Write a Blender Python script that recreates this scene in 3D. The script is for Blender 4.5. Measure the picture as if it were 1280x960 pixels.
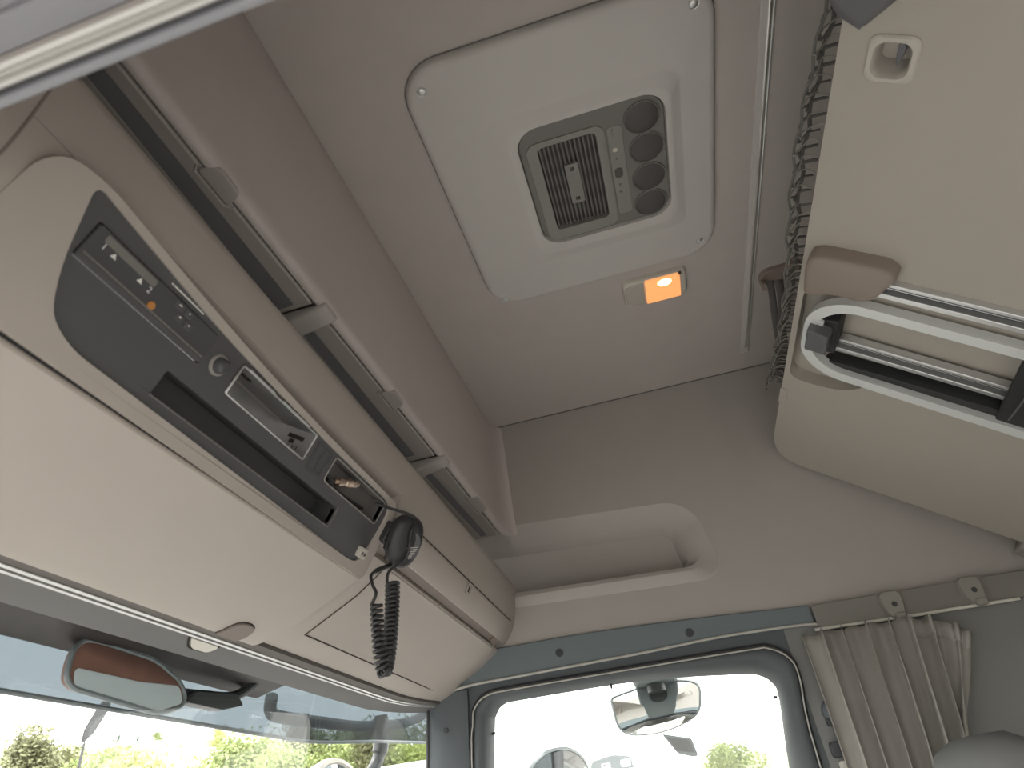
import bpy, bmesh, math, random
from mathutils import Vector, Matrix
from mathutils.geometry import tessellate_polygon

# ------------------------------------------------------------------ scene, camera, sky, sun, exposure
for o in list(bpy.data.objects):
    bpy.data.objects.remove(o, do_unlink=True)
scene = bpy.context.scene
COL = scene.collection
R = math.radians
PI = math.pi
random.seed(7)

# x runs across the cab (towards the far door), y forwards to the windscreen, z up; the phone is at the origin,
# just outside the open near door
cam_data = bpy.data.cameras.new('camera')
cam = bpy.data.objects.new('camera', cam_data)
COL.objects.link(cam)
cam.matrix_world = Matrix(((0.25535388, -0.52692071, -0.81064725, 0),
                           (-0.95987801, -0.23865363, -0.14723671, 0),
                           (-0.11588183, 0.81571993, -0.56672073, 0),
                           (0, 0, 0, 1)))
cam_data.sensor_width = 36.0
cam_data.lens = 22.5
cam_data.clip_start = 0.02
cam_data.clip_end = 2000
cam_data.dof.use_dof = True
cam_data.dof.focus_distance = 1.7
cam_data.dof.aperture_fstop = 6.5
scene.camera = cam

world = bpy.data.worlds.new('sky')
scene.world = world
world.use_nodes = True
bg = world.node_tree.nodes['Background']
bg.inputs['Color'].default_value = (1.0, 0.97, 0.93, 1)
bg.inputs['Strength'].default_value = 5.0

sun_d = bpy.data.lights.new('sun', 'SUN')
sun_d.energy = 2.0
sun_d.angle = R(6)
sun_d.color = (1.0, 0.96, 0.9)
sun = bpy.data.objects.new('sun', sun_d)
COL.objects.link(sun)
sun.rotation_euler = Vector((0.10, -0.62, -0.78)).to_track_quat('-Z', 'Y').to_euler()

vs = scene.view_settings
vs.view_transform = 'Standard'
vs.look = 'None'
vs.gamma = 1.0
vs.use_curve_mapping = False
vs.exposure = 0.03

# ------------------------------------------------------------------ materials
MATS = {}


def mat(name, col, rough=0.6, metal=0.0, bump=0.0, bscale=600.0, vary=0.0, vscale=8.0, spec=0.5, emit=None, estr=0.0, trans=0.0):
    m = bpy.data.materials.new(name)
    m.use_nodes = True
    nt = m.node_tree
    b = nt.nodes['Principled BSDF']
    b.inputs['Base Color'].default_value = (*col, 1)
    b.inputs['Roughness'].default_value = rough
    b.inputs['Metallic'].default_value = metal
    b.inputs['Specular IOR Level'].default_value = spec
    if trans:
        b.inputs['Transmission Weight'].default_value = trans
    if emit:
        b.inputs['Emission Color'].default_value = (*emit, 1)
        b.inputs['Emission Strength'].default_value = estr
    tc = None
    if bump or vary:
        tc = nt.nodes.new('ShaderNodeTexCoord')
    if vary:
        n = nt.nodes.new('ShaderNodeTexNoise')
        n.inputs['Scale'].default_value = vscale
        n.inputs['Detail'].default_value = 5
        nt.links.new(tc.outputs['Object'], n.inputs['Vector'])
        mx = nt.nodes.new('ShaderNodeMix')
        mx.data_type = 'RGBA'
        mx.inputs['A'].default_value = (*[c * (1 - vary) for c in col], 1)
        mx.inputs['B'].default_value = (*[min(1, c * (1 + vary)) for c in col], 1)
        nt.links.new(n.outputs['Fac'], mx.inputs['Factor'])
        nt.links.new(mx.outputs['Result'], b.inputs['Base Color'])
    if bump:
        n2 = nt.nodes.new('ShaderNodeTexNoise')
        n2.inputs['Scale'].default_value = bscale
        n2.inputs['Detail'].default_value = 3
        nt.links.new(tc.outputs['Object'], n2.inputs['Vector'])
        bp = nt.nodes.new('ShaderNodeBump')
        bp.inputs['Strength'].default_value = bump
        bp.inputs['Distance'].default_value = 0.001
        nt.links.new(n2.outputs['Fac'], bp.inputs['Height'])
        nt.links.new(bp.outputs['Normal'], b.inputs['Normal'])
    MATS[name] = m
    return m


def glass(name, tint, refl, rough=0.0, haze=0.0, hazecol=(0.8, 0.85, 0.88)):
    m = bpy.data.materials.new(name)
    m.use_nodes = True
    nt = m.node_tree
    nt.nodes.remove(nt.nodes['Principled BSDF'])
    out = nt.nodes['Material Output']
    t = nt.nodes.new('ShaderNodeBsdfTransparent')
    t.inputs['Color'].default_value = (*tint, 1)
    g = nt.nodes.new('ShaderNodeBsdfGlossy')
    g.inputs['Roughness'].default_value = rough
    lw = nt.nodes.new('ShaderNodeLayerWeight')
    lw.inputs['Blend'].default_value = 0.5
    pw = nt.nodes.new('ShaderNodeMath')
    pw.operation = 'POWER'
    pw.inputs[1].default_value = 4.0
    nt.links.new(lw.outputs['Facing'], pw.inputs[0])
    f = nt.nodes.new('ShaderNodeMath')
    f.operation = 'MULTIPLY_ADD'
    f.inputs[1].default_value = 0.35
    f.inputs[2].default_value = refl
    nt.links.new(pw.outputs[0], f.inputs[0])
    mx = nt.nodes.new('ShaderNodeMixShader')
    nt.links.new(f.outputs[0], mx.inputs['Fac'])
    nt.links.new(t.outputs['BSDF'], mx.inputs[1])
    nt.links.new(g.outputs['BSDF'], mx.inputs[2])
    last = mx
    if haze:
        d = nt.nodes.new('ShaderNodeBsdfDiffuse')
        d.inputs['Color'].default_value = (*hazecol, 1)
        tl = nt.nodes.new('ShaderNodeBsdfTranslucent')
        tl.inputs['Color'].default_value = (*hazecol, 1)
        ad = nt.nodes.new('ShaderNodeMixShader')
        ad.inputs['Fac'].default_value = 0.5
        nt.links.new(d.outputs['BSDF'], ad.inputs[1])
        nt.links.new(tl.outputs['BSDF'], ad.inputs[2])
        m2 = nt.nodes.new('ShaderNodeMixShader')
        m2.inputs['Fac'].default_value = haze
        nt.links.new(mx.outputs['Shader'], m2.inputs[1])
        nt.links.new(ad.outputs['Shader'], m2.inputs[2])
        last = m2
    nt.links.new(last.outputs['Shader'], out.inputs['Surface'])
    MATS[name] = m
    return m


mat('headliner', (0.53, 0.492, 0.468), 0.95, bump=0.5, bscale=900, vary=0.05, vscale=14, spec=0.15)
mat('side_lining', (0.455, 0.43, 0.405), 0.9, bump=0.4, bscale=900, vary=0.04, vscale=10, spec=0.2)
mat('cove_lining', (0.62, 0.57, 0.545), 0.85, bump=0.4, bscale=900, vary=0.04, vscale=9, spec=0.2)
mat('console_beige', (0.45, 0.41, 0.375), 0.6, bump=0.25, bscale=1400, vary=0.03, vscale=12, spec=0.3)
mat('niche_beige', (0.47, 0.445, 0.42), 0.7, bump=0.25, bscale=1400, spec=0.3)
mat('hatch_grey', (0.60, 0.58, 0.555), 0.62, bump=0.25, bscale=1200, vary=0.02, vscale=10, spec=0.3)
mat('flap_grey', (0.44, 0.41, 0.39), 0.6, bump=0.2, bscale=1200, spec=0.3)
mat('rib_grey', (0.50, 0.47, 0.45), 0.5, spec=0.4)
mat('slot_dark', (0.21, 0.215, 0.235), 0.55)
mat('panel_black', (0.09, 0.09, 0.094), 0.5, bump=0.15, bscale=1500, spec=0.5)
mat('device_black', (0.075, 0.075, 0.08), 0.55)
mat('tray_black', (0.075, 0.075, 0.08), 0.5)
mat('rubber', (0.025, 0.026, 0.028), 0.55)
mat('cord_black', (0.03, 0.031, 0.033), 0.42)
mat('seam', (0.055, 0.05, 0.046), 0.9, spec=0.1)
mat('steel', (0.50, 0.50, 0.50), 0.42, metal=0.85, vary=0.12, vscale=40)
mat('brass', (0.62, 0.50, 0.42), 0.3, metal=0.9)
mat('chrome', (0.78, 0.77, 0.75), 0.28, metal=0.9)
mat('aluminium', (0.72, 0.73, 0.73), 0.36, metal=0.75)
mat('ladder_silver', (0.76, 0.79, 0.785), 0.45, metal=0.25)
mat('print_white', (0.85, 0.85, 0.83), 0.6)
mat('amber_button', (0.55, 0.24, 0.06), 0.5)
mat('vent_grey', (0.20, 0.19, 0.182), 0.5, bump=0.15, bscale=1500)
mat('vent_dark', (0.09, 0.085, 0.083), 0.55)
mat('vent_frame', (0.27, 0.26, 0.245), 0.45)
mat('slat_grey', (0.17, 0.16, 0.155), 0.5)
mat('plate_grey', (0.26, 0.245, 0.235), 0.5)
mat('bunk_beige', (0.44, 0.41, 0.365), 0.6, bump=0.3, bscale=1300, vary=0.03, vscale=9, spec=0.3)
mat('bunk_cap', (0.30, 0.25, 0.215), 0.5, spec=0.4)
mat('pocket_ring', (0.52, 0.49, 0.445), 0.5, spec=0.4)
mat('clip_grey', (0.12, 0.12, 0.13), 0.45)
mat('bunk_dark', (0.13, 0.13, 0.135), 0.55)
mat('net_cord', (0.40, 0.385, 0.36), 0.85)
mat('net_dark', (0.15, 0.145, 0.14), 0.9)
mat('trim_blue', (0.175, 0.21, 0.228), 0.6, bump=0.2, bscale=1300, spec=0.35)
mat('trim_dark', (0.11, 0.125, 0.135), 0.6, bump=0.2, bscale=1300, spec=0.35)
mat('door_grey', (0.10, 0.112, 0.12), 0.55, spec=0.4)
mat('plug_dark', (0.05, 0.055, 0.06), 0.6)
mat('piping', (0.50, 0.49, 0.45), 0.5)
mat('rail_white', (0.68, 0.66, 0.60), 0.5)
mat('rail_grey', (0.235, 0.225, 0.205), 0.6)
mat('holder_grey', (0.30, 0.285, 0.255), 0.6)
mat('curtain', (0.36, 0.345, 0.315), 0.95, bump=0.6, bscale=1500, vary=0.08, vscale=20, spec=0.1)
mat('hem', (0.40, 0.385, 0.355), 0.95, bump=0.5, bscale=1500, spec=0.1)
mat('pillar_lining', (0.24, 0.245, 0.24), 0.85, bump=0.3, bscale=900)
mat('rear_lining', (0.66, 0.64, 0.60), 0.95, bump=0.4, bscale=900)
mat('seat_grey', (0.16, 0.165, 0.165), 0.85, bump=0.5, bscale=1100)
mat('floor_grey', (0.55, 0.53, 0.51), 0.9, bump=0.5, bscale=400)
mat('dash_grey', (0.42, 0.41, 0.40), 0.6, bump=0.3, bscale=900)
mat('header_grey', (0.17, 0.17, 0.17), 0.8, bump=0.4, bscale=1200)
mat('tab_brown', (0.27, 0.22, 0.20), 0.6)
mat('catch_brown', (0.19, 0.155, 0.14), 0.6)
mat('blind_slot', (0.12, 0.11, 0.10), 0.7)
mat('tab_white', (0.66, 0.64, 0.58), 0.5)
mat('frame_paint', (0.22, 0.22, 0.245), 0.35, spec=0.6)
mat('frame_trim', (0.25, 0.26, 0.285), 0.5)
mat('frame_dark', (0.12, 0.115, 0.125), 0.5)
mat('frame_bright', (0.62, 0.62, 0.60), 0.35, metal=0.3)
mat('mirror_black', (0.045, 0.05, 0.052), 0.35)
mat('mirror_grey', (0.22, 0.25, 0.26), 0.4)
mat('mirror_glass', (0.78, 0.80, 0.80), 0.03, metal=1.0)
mat('cab_front_dark', (0.035, 0.03, 0.03), 0.5)
mat('reflection_red', (0.27, 0.135, 0.10), 0.55, vary=0.5, vscale=18)
mat('reflection_pale', (0.74, 0.82, 0.85), 0.3)
mat('mic_black', (0.032, 0.033, 0.036), 0.4)
mat('lamp_white', (0.62, 0.59, 0.53), 0.35, spec=0.5)
mat('lamp_clear', (0.50, 0.48, 0.43), 0.15, spec=0.6)
mat('lamp_amber', (0.9, 0.42, 0.15), 0.4, emit=(1.0, 0.42, 0.15), estr=0.75)
mat('lamp_hot', (1.0, 0.8, 0.5), 0.4, emit=(1.0, 0.72, 0.40), estr=3.0)
mat('asphalt', (0.23, 0.224, 0.214), 0.9, bump=0.4, bscale=40, vary=0.15, vscale=0.6)
mat('meadow', (0.42, 0.46, 0.22), 0.95, vary=0.3, vscale=0.03)
mat('bark', (0.16, 0.12, 0.085), 0.9, bump=0.6, bscale=30)
for nm, c in (('leaf_olive', (0.27, 0.28, 0.16)), ('leaf_spring', (0.31, 0.37, 0.15)), ('leaf_yellow', (0.48, 0.48, 0.2)),
              ('leaf_conifer', (0.10, 0.17, 0.13)), ('leaf_copper', (0.42, 0.22, 0.13))):
    mat(nm, c, 0.7, vary=0.35, vscale=1.5, spec=0.2)
mat('lorry_white', (0.8, 0.8, 0.79), 0.4)
mat('lorry_dark', (0.10, 0.12, 0.125), 0.4)
mat('lorry_glass', (0.03, 0.035, 0.04), 0.1)
mat('post_grey', (0.06, 0.062, 0.065), 0.5)
glass('windscreen_glass', (0.97, 0.985, 0.985), 0.012)
glass('door_glass', (0.97, 0.985, 0.98), 0.025)
glass('visor_tint', (0.072, 0.090, 0.102), 0.04, rough=0.02, haze=0.04)


# ------------------------------------------------------------------ mesh helpers
def add3(a, b, k=1.0):
    return (a[0] + b[0] * k, a[1] + b[1] * k, a[2] + b[2] * k)


class MB:
    def __init__(s):
        s.v = []
        s.f = []

    def vert(s, p):
        s.v.append(tuple(p))
        return len(s.v) - 1

    def loops(s, loops, closed=True, cap0=False, cap1=False):
        ids = [[s.vert(p) for p in L] for L in loops]
        n = len(loops[0])
        for a, b in zip(ids, ids[1:]):
            for i in range(n if closed else n - 1):
                j = (i + 1) % n
                s.f.append((a[i], a[j], b[j], b[i]))
        if cap0:
            s.f.append(tuple(reversed(ids[0])))
        if cap1:
            s.f.append(tuple(ids[-1]))
        return s

    def prism(s, outline, M, h0, h1):
        return s.loops([[M(a, b, h0) for a, b in outline], [M(a, b, h1) for a, b in outline]], True, True, True)

    def plate(s, outer, holes, M, h0, h1):
        """a plate from height h0 (back) to h1 (front) with holes"""
        polys = [outer] + holes
        flat = [p for q in polys for p in q]
        tri = tessellate_polygon([[Vector((a, b, 0)) for a, b in q] for q in polys])
        for h, rev in ((h1, False), (h0, True)):
            ids = [s.vert(M(a, b, h)) for a, b in flat]
            for t in tri:
                t = tuple(ids[k] for k in t)
                s.f.append(tuple(reversed(t)) if rev else t)
            if h == h1:
                front = ids
            else:
                back = ids
        k = 0
        for q in polys:
            n = len(q)
            for i in range(n):
                j = (i + 1) % n
                s.f.append((front[k + i], front[k + j], back[k + j], back[k + i]))
            k += n
        return s

    def box(s, lo, hi):
        M = lambda a, b, h: (a, b, h)
        return s.prism([(lo[0], lo[1]), (hi[0], lo[1]), (hi[0], hi[1]), (lo[0], hi[1])], M, lo[2], hi[2])

    def mbox(s, M, a0, a1, b0, b1, h0, h1):
        return s.prism([(a0, b0), (a1, b0), (a1, b1), (a0, b1)], M, h0, h1)

    def tube(s, path, r, n=8, closed=False, flat=None):
        P = [Vector(p) for p in path]
        m = len(P)
        loops = []
        prev = None
        for i in range(m):
            if closed:
                t = P[(i + 1) % m] - P[i - 1]
            else:
                t = P[min(i + 1, m - 1)] - P[max(i - 1, 0)]
            t.normalize()
            if prev is None:
                up = Vector((0, 0, 1)) if abs(t.z) < 0.9 else Vector((1, 0, 0))
                u = t.cross(up).normalized()
            else:
                u = (prev - t * prev.dot(t)).normalized()
            prev = u
            w = t.cross(u)
            rr = r[i] if isinstance(r, (list, tuple)) else r
            fl = 1.0 if flat is None else flat
            loops.append([P[i] + u * (rr * math.cos(2 * PI * k / n)) + w * (rr * fl * math.sin(2 * PI * k / n)) for k in range(n)])
        if closed:
            loops.append(loops[0])
            return s.loops(loops)
        return s.loops(loops, True, True, True)

    def lathe(s, prof, o, axis, n=20, cap=True):
        ax = Vector(axis).normalized()
        u = ax.orthogonal().normalized()
        w = ax.cross(u)
        o = Vector(o)
        L = [[o + ax * h + (u * math.cos(2 * PI * k / n) + w * math.sin(2 * PI * k / n)) * r for k in range(n)] for r, h in prof]
        return s.loops(L, True, cap, cap)

    def build(s, name, m, parent=None, bevel=0.0, seg=2, ang=35, smooth=True, recalc=True, subsurf=0, loc=None):
        me = bpy.data.meshes.new(name)
        me.from_pydata(s.v, [], s.f)
        bm = bmesh.new()
        bm.from_mesh(me)
        bmesh.ops.remove_doubles(bm, verts=bm.verts, dist=1e-6)
        if recalc:
            bmesh.ops.recalc_face_normals(bm, faces=bm.faces)
        bm.to_mesh(me)
        bm.free()
        if smooth:
            me.shade_smooth()
            me.set_sharp_from_angle(angle=R(ang))
        me.materials.append(MATS[m] if isinstance(m, str) else m)
        o = bpy.data.objects.new(name, me)
        COL.objects.link(o)
        if parent is not None:
            attach(o, parent)
        if loc is not None:
            o.location = loc
        if bevel:
            b = o.modifiers.new('edge', 'BEVEL')
            b.width = bevel
            b.segments = seg
            b.limit_method = 'ANGLE'
            b.angle_limit = R(30)
        if subsurf:
            q = o.modifiers.new('soft', 'SUBSURF')
            q.levels = q.render_levels = subsurf
        return o


def attach(o, parent):
    o.parent = parent
    if parent.type == 'EMPTY':
        o.matrix_parent_inverse = Matrix.Translation(parent.location).inverted()


def tag(o, label, cat=None, group=None, kind=None):
    if label:
        o['label'] = label
    if cat:
        o['category'] = cat
    if group:
        o['group'] = group
    if kind:
        o['kind'] = kind
    return o


def thing(name, label, cat, loc=(0, 0, 0), group=None, kind=None):
    o = bpy.data.objects.new(name, None)
    o.empty_display_size = 0.05
    COL.objects.link(o)
    o.location = loc
    return tag(o, label, cat, group, kind)


def copy_part(src, parent, loc=None):
    c = src.copy()
    COL.objects.link(c)
    if parent is not None:
        attach(c, parent)
    if loc is not None:
        c.location = loc
    return c


def rpoly(pts, rad, k=6):
    """round the corners of a polygon (2-D or 3-D points); rad is one radius or one per corner"""
    P = [Vector(p if len(p) == 3 else (*p, 0)) for p in pts]
    n = len(P)
    out = []
    for i in range(n):
        a, b, c = P[i - 1], P[i], P[(i + 1) % n]
        r = rad[i] if isinstance(rad, (list, tuple)) else rad
        u = a - b
        w = c - b
        r1 = min(r, u.length * 0.48)
        r2 = min(r, w.length * 0.48)
        p0 = b + u.normalized() * r1
        p2 = b + w.normalized() * r2
        for j in range(k + 1):
            t = j / k
            # blend of circle-like rational curve
            wgt = 0.72
            den = (1 - t) ** 2 + 2 * wgt * t * (1 - t) + t * t
            q = (p0 * (1 - t) ** 2 + b * (2 * wgt * t * (1 - t)) + p2 * t * t) / den
            out.append(tuple(q) if len(pts[0]) == 3 else (q.x, q.y))
    return out


def rrect(a0, a1, b0, b1, r, k=6):
    return rpoly([(a0, b0), (a1, b0), (a1, b1), (a0, b1)], r, k)


def spline(pts, n):
    P = [Vector(p if len(p) == 3 else (*p, 0)) for p in pts]
    out = []
    m = len(P)
    for i in range(m - 1):
        p0, p1, p2, p3 = P[max(i - 1, 0)], P[i], P[i + 1], P[min(i + 2, m - 1)]
        for j in range(n):
            t = j / n
            out.append(0.5 * ((2 * p1) + (p2 - p0) * t + (2 * p0 - 5 * p1 + 4 * p2 - p3) * t * t + (3 * p1 - p0 - 3 * p2 + p3) * t ** 3))
    out.append(P[-1])
    return [tuple(q) if len(pts[0]) == 3 else (q.x, q.y) for q in out]


# surfaces ------------------------------------------------------------------------------------------
ZC = 1.222        # ceiling height above the phone
XW = 2.0          # far side wall
XN = 0.14         # near side wall
SK = lambda x: 1 - 0.04 * (2 - x)          # the front console is set at a slight angle
CE = lambda a, b, h: (a, b, ZC - h)        # on the ceiling, h hangs down
SW = lambda a, b, h: (XW - h, a, b)        # on the far side wall, h stands into the cab
BC, BS = math.cos(R(40)), math.sin(R(40))
BY, BZ = -0.446, 0.873
BK = lambda a, b, h: (a, BY - BC * b + BS * h, BZ - BS * b - BC * h)   # on the folded bunk, h stands out of it
FT, FD, FN = (0.462, 0.5105), (0.5296, -0.8482), (-0.8482, -0.5296)


def FP(x, s, h=0.0):                         # on the face of the instrument pod
    return (x, (FT[0] + FD[0] * s + FN[0] * h) * SK(x), FT[1] + FD[1] * s + FN[1] * h)


def CP(x, y, z):                             # console profile point
    return (x, y * SK(x), z)


def pull(x):
    return 0.115 * max(0.0, (x - 1.72) / 0.28) ** 2.2


def WP(x, y, z):                             # header / windscreen point, bowed back at the far corner
    return (x, y * SK(x) - pull(x) * min(1, max(0, (y - .65) / .22)), z)


def xs(a, b, n):
    return [a + (b - a) * i / n for i in range(n + 1)]


# ------------------------------------------------------------------ the cab's shell
def structure(o, label=None):
    o['kind'] = 'structure'
    if label:
        o['label'] = label
    return o


m = MB()
m.mbox(CE, XN, XW, -1.30, 0.47, -0.03, 0.0)
ceiling = structure(m.build('ceiling', 'headliner', smooth=False), 'warm grey fabric headliner covering the cab roof')
m = MB()
m.box((XW - 0.003, -1.28, ZC - 0.003), (XW + 0.002, 0.455, ZC + 0.0005))
m.build('joint_strip', 'slat_grey', ceiling)

# far side wall with the moulded storage niche
L = [[(XW, .66, .848), (XW, -.150, .795), (XW, -.205, .533), (XW, .66, .573)],
     [(XW + .003, .66, .845), (XW + .003, -.148, .792), (XW - .004, -.201, .537), (XW - .004, .66, .577)],
     [(XW + .060, .66, .800), (XW + .060, -.092, .757), (XW - .011, -.168, .568), (XW - .012, .66, .602)],
     [(XW + .064, .66, .795), (XW + .064, -.086, .752), (XW - .004, -.152, .581), (XW - .008, .66, .616)],
     [(XW + .072, .66, .786), (XW + .072, -.080, .745), (XW + .030, -.108, .584), (XW + .030, .66, .611)],
     [(XW + .098, .66, .772), (XW + .098, -.068, .732), (XW + .092, -.088, .588), (XW + .092, .66, .606)],
     [(XW + .102, .66, .745), (XW + .102, -.055, .708), (XW + .100, -.072, .610), (XW + .100, .66, .622)]]
rads = [[.004, .085, .085, .004], [.004, .083, .083, .004], [.004, .05, .08, .004], [.004, .05, .07, .004],
        [.004, .05, .05, .004], [.004, .04, .03, .004], [.004, .03, .03, .004]]
loops3 = [rpoly(a, r, 10) for a, r in zip(L, rads)]
m = MB()
m.plate([(.95, 1.23), (-1.30, 1.23), (-1.30, .395), (.95, .395)], [[(q[1], q[2]) for q in loops3[0]]], SW, -.004, 0)
wall_right = structure(m.build('wall_right', 'side_lining', smooth=False), 'grey upper side lining with a moulded storage niche')
m = MB()
m.loops(loops3, True, False, True)
m.build('storage_niche', 'niche_beige', wall_right, recalc=False, ang=32)

# lower side wall behind the door (sleeper side) and the B pillar
m = MB()
m.box((XW + .001, -1.30, -0.86), (XW + .03, -0.30, 0.40))
m.build('pillar_panel', 'pillar_lining', wall_right, smooth=False)

m = MB()
m.box((0.0, -1.33, -0.86), (XW + .03, -1.30, 1.25))
structure(m.build('wall_rear', 'rear_lining', smooth=False), 'grey lined rear wall of the cab behind the bunk')
m = MB()
m.box((0.0, -1.33, -0.90), (XW + .1, 1.0, -0.86))
structure(m.build('floor', 'floor_grey', smooth=False), 'dark grey cab floor below the seats')

# near wall: above, behind and in front of the open door
m = MB()
m.box((0.10, -1.30, 0.385), (XN, 1.0, 1.25))
m.box((0.06, -1.30, -0.86), (XN, -0.62, 0.385))
m.box((0.06, 0.80, -0.86), (XN, 1.0, 0.385))
structure(m.build('wall_left', 'side_lining', smooth=False), 'near side wall round the open door')

# front cove over the shelf, its rolled lower edge, and the shelf behind the console lip
prof = [(.470, ZC + .004), (.462, ZC - .002), (.4585, ZC - .02), (.4565, 1.16), (.455, 1.05), (.4535, .95), (.452, .88), (.450, .83), (.4485, .812),
        (.4495, .802), (.4535, .7965), (.460, .7945), (.4655, .7955), (.467, .800), (.467, .835), (.625, .835), (.628, .70), (.628, .566), (.47, .566)]
m = MB()
secs = []
for x in xs(XN, 1.93, 12) + [1.944, 1.957, 1.969, 1.979, 1.987, 1.993, 1.997, 2.0]:
    d = 0.0
    if x > 1.93:
        d = 0.45 * (0.07 - math.sqrt(max(0, 0.07 ** 2 - (x - 1.93) ** 2)))
    secs.append([(x, y - (d if i < 14 else 0), z) for i, (y, z) in enumerate(prof)])
m.loops(secs, False)
wall_front = structure(m.build('wall_front', 'cove_lining', recalc=False, ang=40), 'upright lining over the front shelf below the roof')

# ------------------------------------------------------------------ shelf flaps and the ribs between them
US = lambda a, b, h: (a, b, 0.797 - h)
flap_labels = ['overhead shelf flap nearest the open door, dark slot along it', 'middle overhead shelf flap between the two ribs',
               'overhead shelf flap nearest the far side wall']
for i, (x0, x1, s0, s1, t0, t1) in enumerate(((.145, .752, .16, .742, .447, .520), (.806, 1.366, .820, 1.340, 1.045, 1.125), (1.424, 1.965, 1.430, 1.948, 1.640, 1.760))):
    sy = ((.488, .510, .502, .536), (.506, .530, .516, .543), (.514, .536, .508, .531))[i]
    t = thing('shelf_flap', flap_labels[i], 'flap', ((x0 + x1) / 2, .53, .80), 'flaps of the overhead front shelf')
    m = MB()
    m.plate(rrect(x0, x1, .4705, .622, .003, 2), [rpoly([(s0, sy[0]), (s1, sy[2]), (s1 + .004, sy[3]), (s0, sy[1])], .004, 3)], US, -.012, 0)
    m.build('panel', 'flap_grey', t, bevel=.0015)
    m = MB()
    m.prism([(s0 - .006, sy[0] - .006), (s1 + .006, sy[2] - .006), (s1 + .008, sy[3] + .006), (s0 - .006, sy[1] + .006)], US, -.010, -.0012)
    m.build('slot', 'slot_dark', t)
    m = MB()
    m.prism(rpoly([(t0, .478), (t0 + .012, .4475), (t1 - .014, .4475), (t1, .478)], .009, 5), US, -.004, .0045)
    m.build('grip_tab', 'flap_grey', t, bevel=.002)
    m = MB()
    m.tube([(x0 + .003, .4735, .7962), (t0 - .004, .4735, .7962), (t0 + .004, .483, .7955), (t1 - .004, .483, .7955), (t1 + .004, .4735, .7962), (x1 - .003, .4735, .7962)], .0022, 6)
    m.build('piping', 'rib_grey', t)
for i, (x0, x1) in enumerate(((.756, .802), (1.371, 1.419))):
    m = MB()
    secs = []
    for y, zt, zb in ((.449, .800, .790), (.456, .802, .784), (.48, .802, .779), (.51, .802, .773), (.54, .802, .762), (.57, .80, .742), (.595, .79, .71), (.61, .77, .67), (.618, .74, .64)):
        secs.append([(a, y, b) for a, b in rrect(x0, x1, zb, zt, .009, 4)])
    m.loops(secs, True, True, True)
    o = m.build('shelf_rib', 'rib_grey', ang=50)
    tag(o, ['grey curved rib across the shelf underside nearer the open door', 'grey curved rib across the shelf underside nearer the side niche'][i], 'bracket', 'ribs between the shelf flaps')

# ------------------------------------------------------------------ overhead console
con = thing('overhead_console', 'long beige overhead console above the windscreen', 'console', (1.0, .5, .33))
lip = [(.628, .568), (.480, .568), (.472, .600), (.470, .634), (.466, .639), (.456, .639), (.4485, .634), (.4445, .626), (.4445, .614), (.449, .585), (.4535, .560)]
face = [(.457, .545), (.461, .528), (.466, .512), (.473, .496), (.482, .481), (.492, .469), (.501, .461)]
notch = [(.512, .478), (.532, .468), (.521, .4475)]
under = [(.530, .439), (.545, .4275), (.585, .400), (.640, .3725), (.690, .3475), (.735, .336), (.752, .332), (.758, .345), (.780, .60)]
full = lip + face + notch + under


def con_end(x, p):
    # the far end tucks round towards the side wall
    y, z = p
    q = CP(x, y, z)
    return (q[0], q[1] - pull(x) * min(1, max(0, (y - .65) / .22)), z)


m = MB()
m.loops([[con_end(x, p) for p in full] for x in xs(1.06, 2.0, 10)], True, True, True)
m.loops([[CP(x, *p) for p in full] for x in xs(XN, .218, 2)], True, True, True)
lipc = lip + [(.4555, .552), (.475, .548), (.60, .552)]
m.loops([[CP(x, *p) for p in lipc] for x in xs(.221, 1.06, 8)], True, True, True)
fl2 = [(.4558, .5505)] + face + [(.509, .453), (.530, .437)]
m.loops([[CP(x, *p) for p in fl2 + [(.56, .47), (.50, .546)]] for x in (.221, .240, .262)], True, True, True)
shell = m.build('shell', 'console_beige', con, ang=28)

cen = [(.5365, .3985), (.560, .3865), (.600, .3665), (.645, .346), (.690, .3295), (.725, .3205), (.735, .3185), (.745, .3180), (.750, .3183), (.7545, .3225), (.756, .36), (.60, .43), (.545, .418)]
m = MB()
m.loops([[CP(x, *p) for p in cen] for x in xs(XN, 1.05, 9)], True, True, True)
m.build('centre_cover', 'console_beige', con, bevel=.004, ang=28)
m = MB()
m.tube([CP(.2195, a, b) for a, b in lip[5:] + face], .0014, 6)
m.build('end_gap', 'tab_brown', con)

# pod that carries the instruments
panel_out = rpoly([(.287, -.032), (.318, .072), (.352, .1055), (.70, .1125), (.985, .1185), (1.014, .112), (1.026, .050), (1.024, .004), (1.000, -.005), (.75, -.0045), (.52, -.011), (.38, -.023)],
                  [.014, .05, .035, .05, .02, .02, .03, .015, .02, .1, .1, .05], 6)
pod_out = rpoly([(.240, -.024), (.284, -.040), (.53, -.0215), (.75, -.0145), (1.045, -.0135), (1.052, .135), (.65, .131), (.236, .127)], [.03, .03, .1, .1, .02, .015, .1, .02], 6)
m = MB()
m.plate(pod_out, [panel_out], FP, -.045, 0)
m.build('instrument_pod', 'console_beige', con, bevel=.005, seg=3)
m = MB()
m.loops([[FP(x, q, h) for q, h in ((.1285, -.008), (.142, -.010), (.142, -.03), (.1285, -.03))] for x in xs(XN, 1.045, 8)], True, True, True)
m.build('gap_line', 'rubber', con)
m = MB()
holes = [rrect(.553, .742, -.0035, .0405, .004, 3), rrect(.812, 1.004, .0015, .0415, .006, 3), rrect(.470, .878, .0625, .094, .004, 3), rrect(.313, .498, -.0075, .0355, .003, 3)]
m.plate(panel_out, holes, FP, -.012, -.004)
panel = m.build('instrument_panel', 'panel_black', con, bevel=.001)


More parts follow.
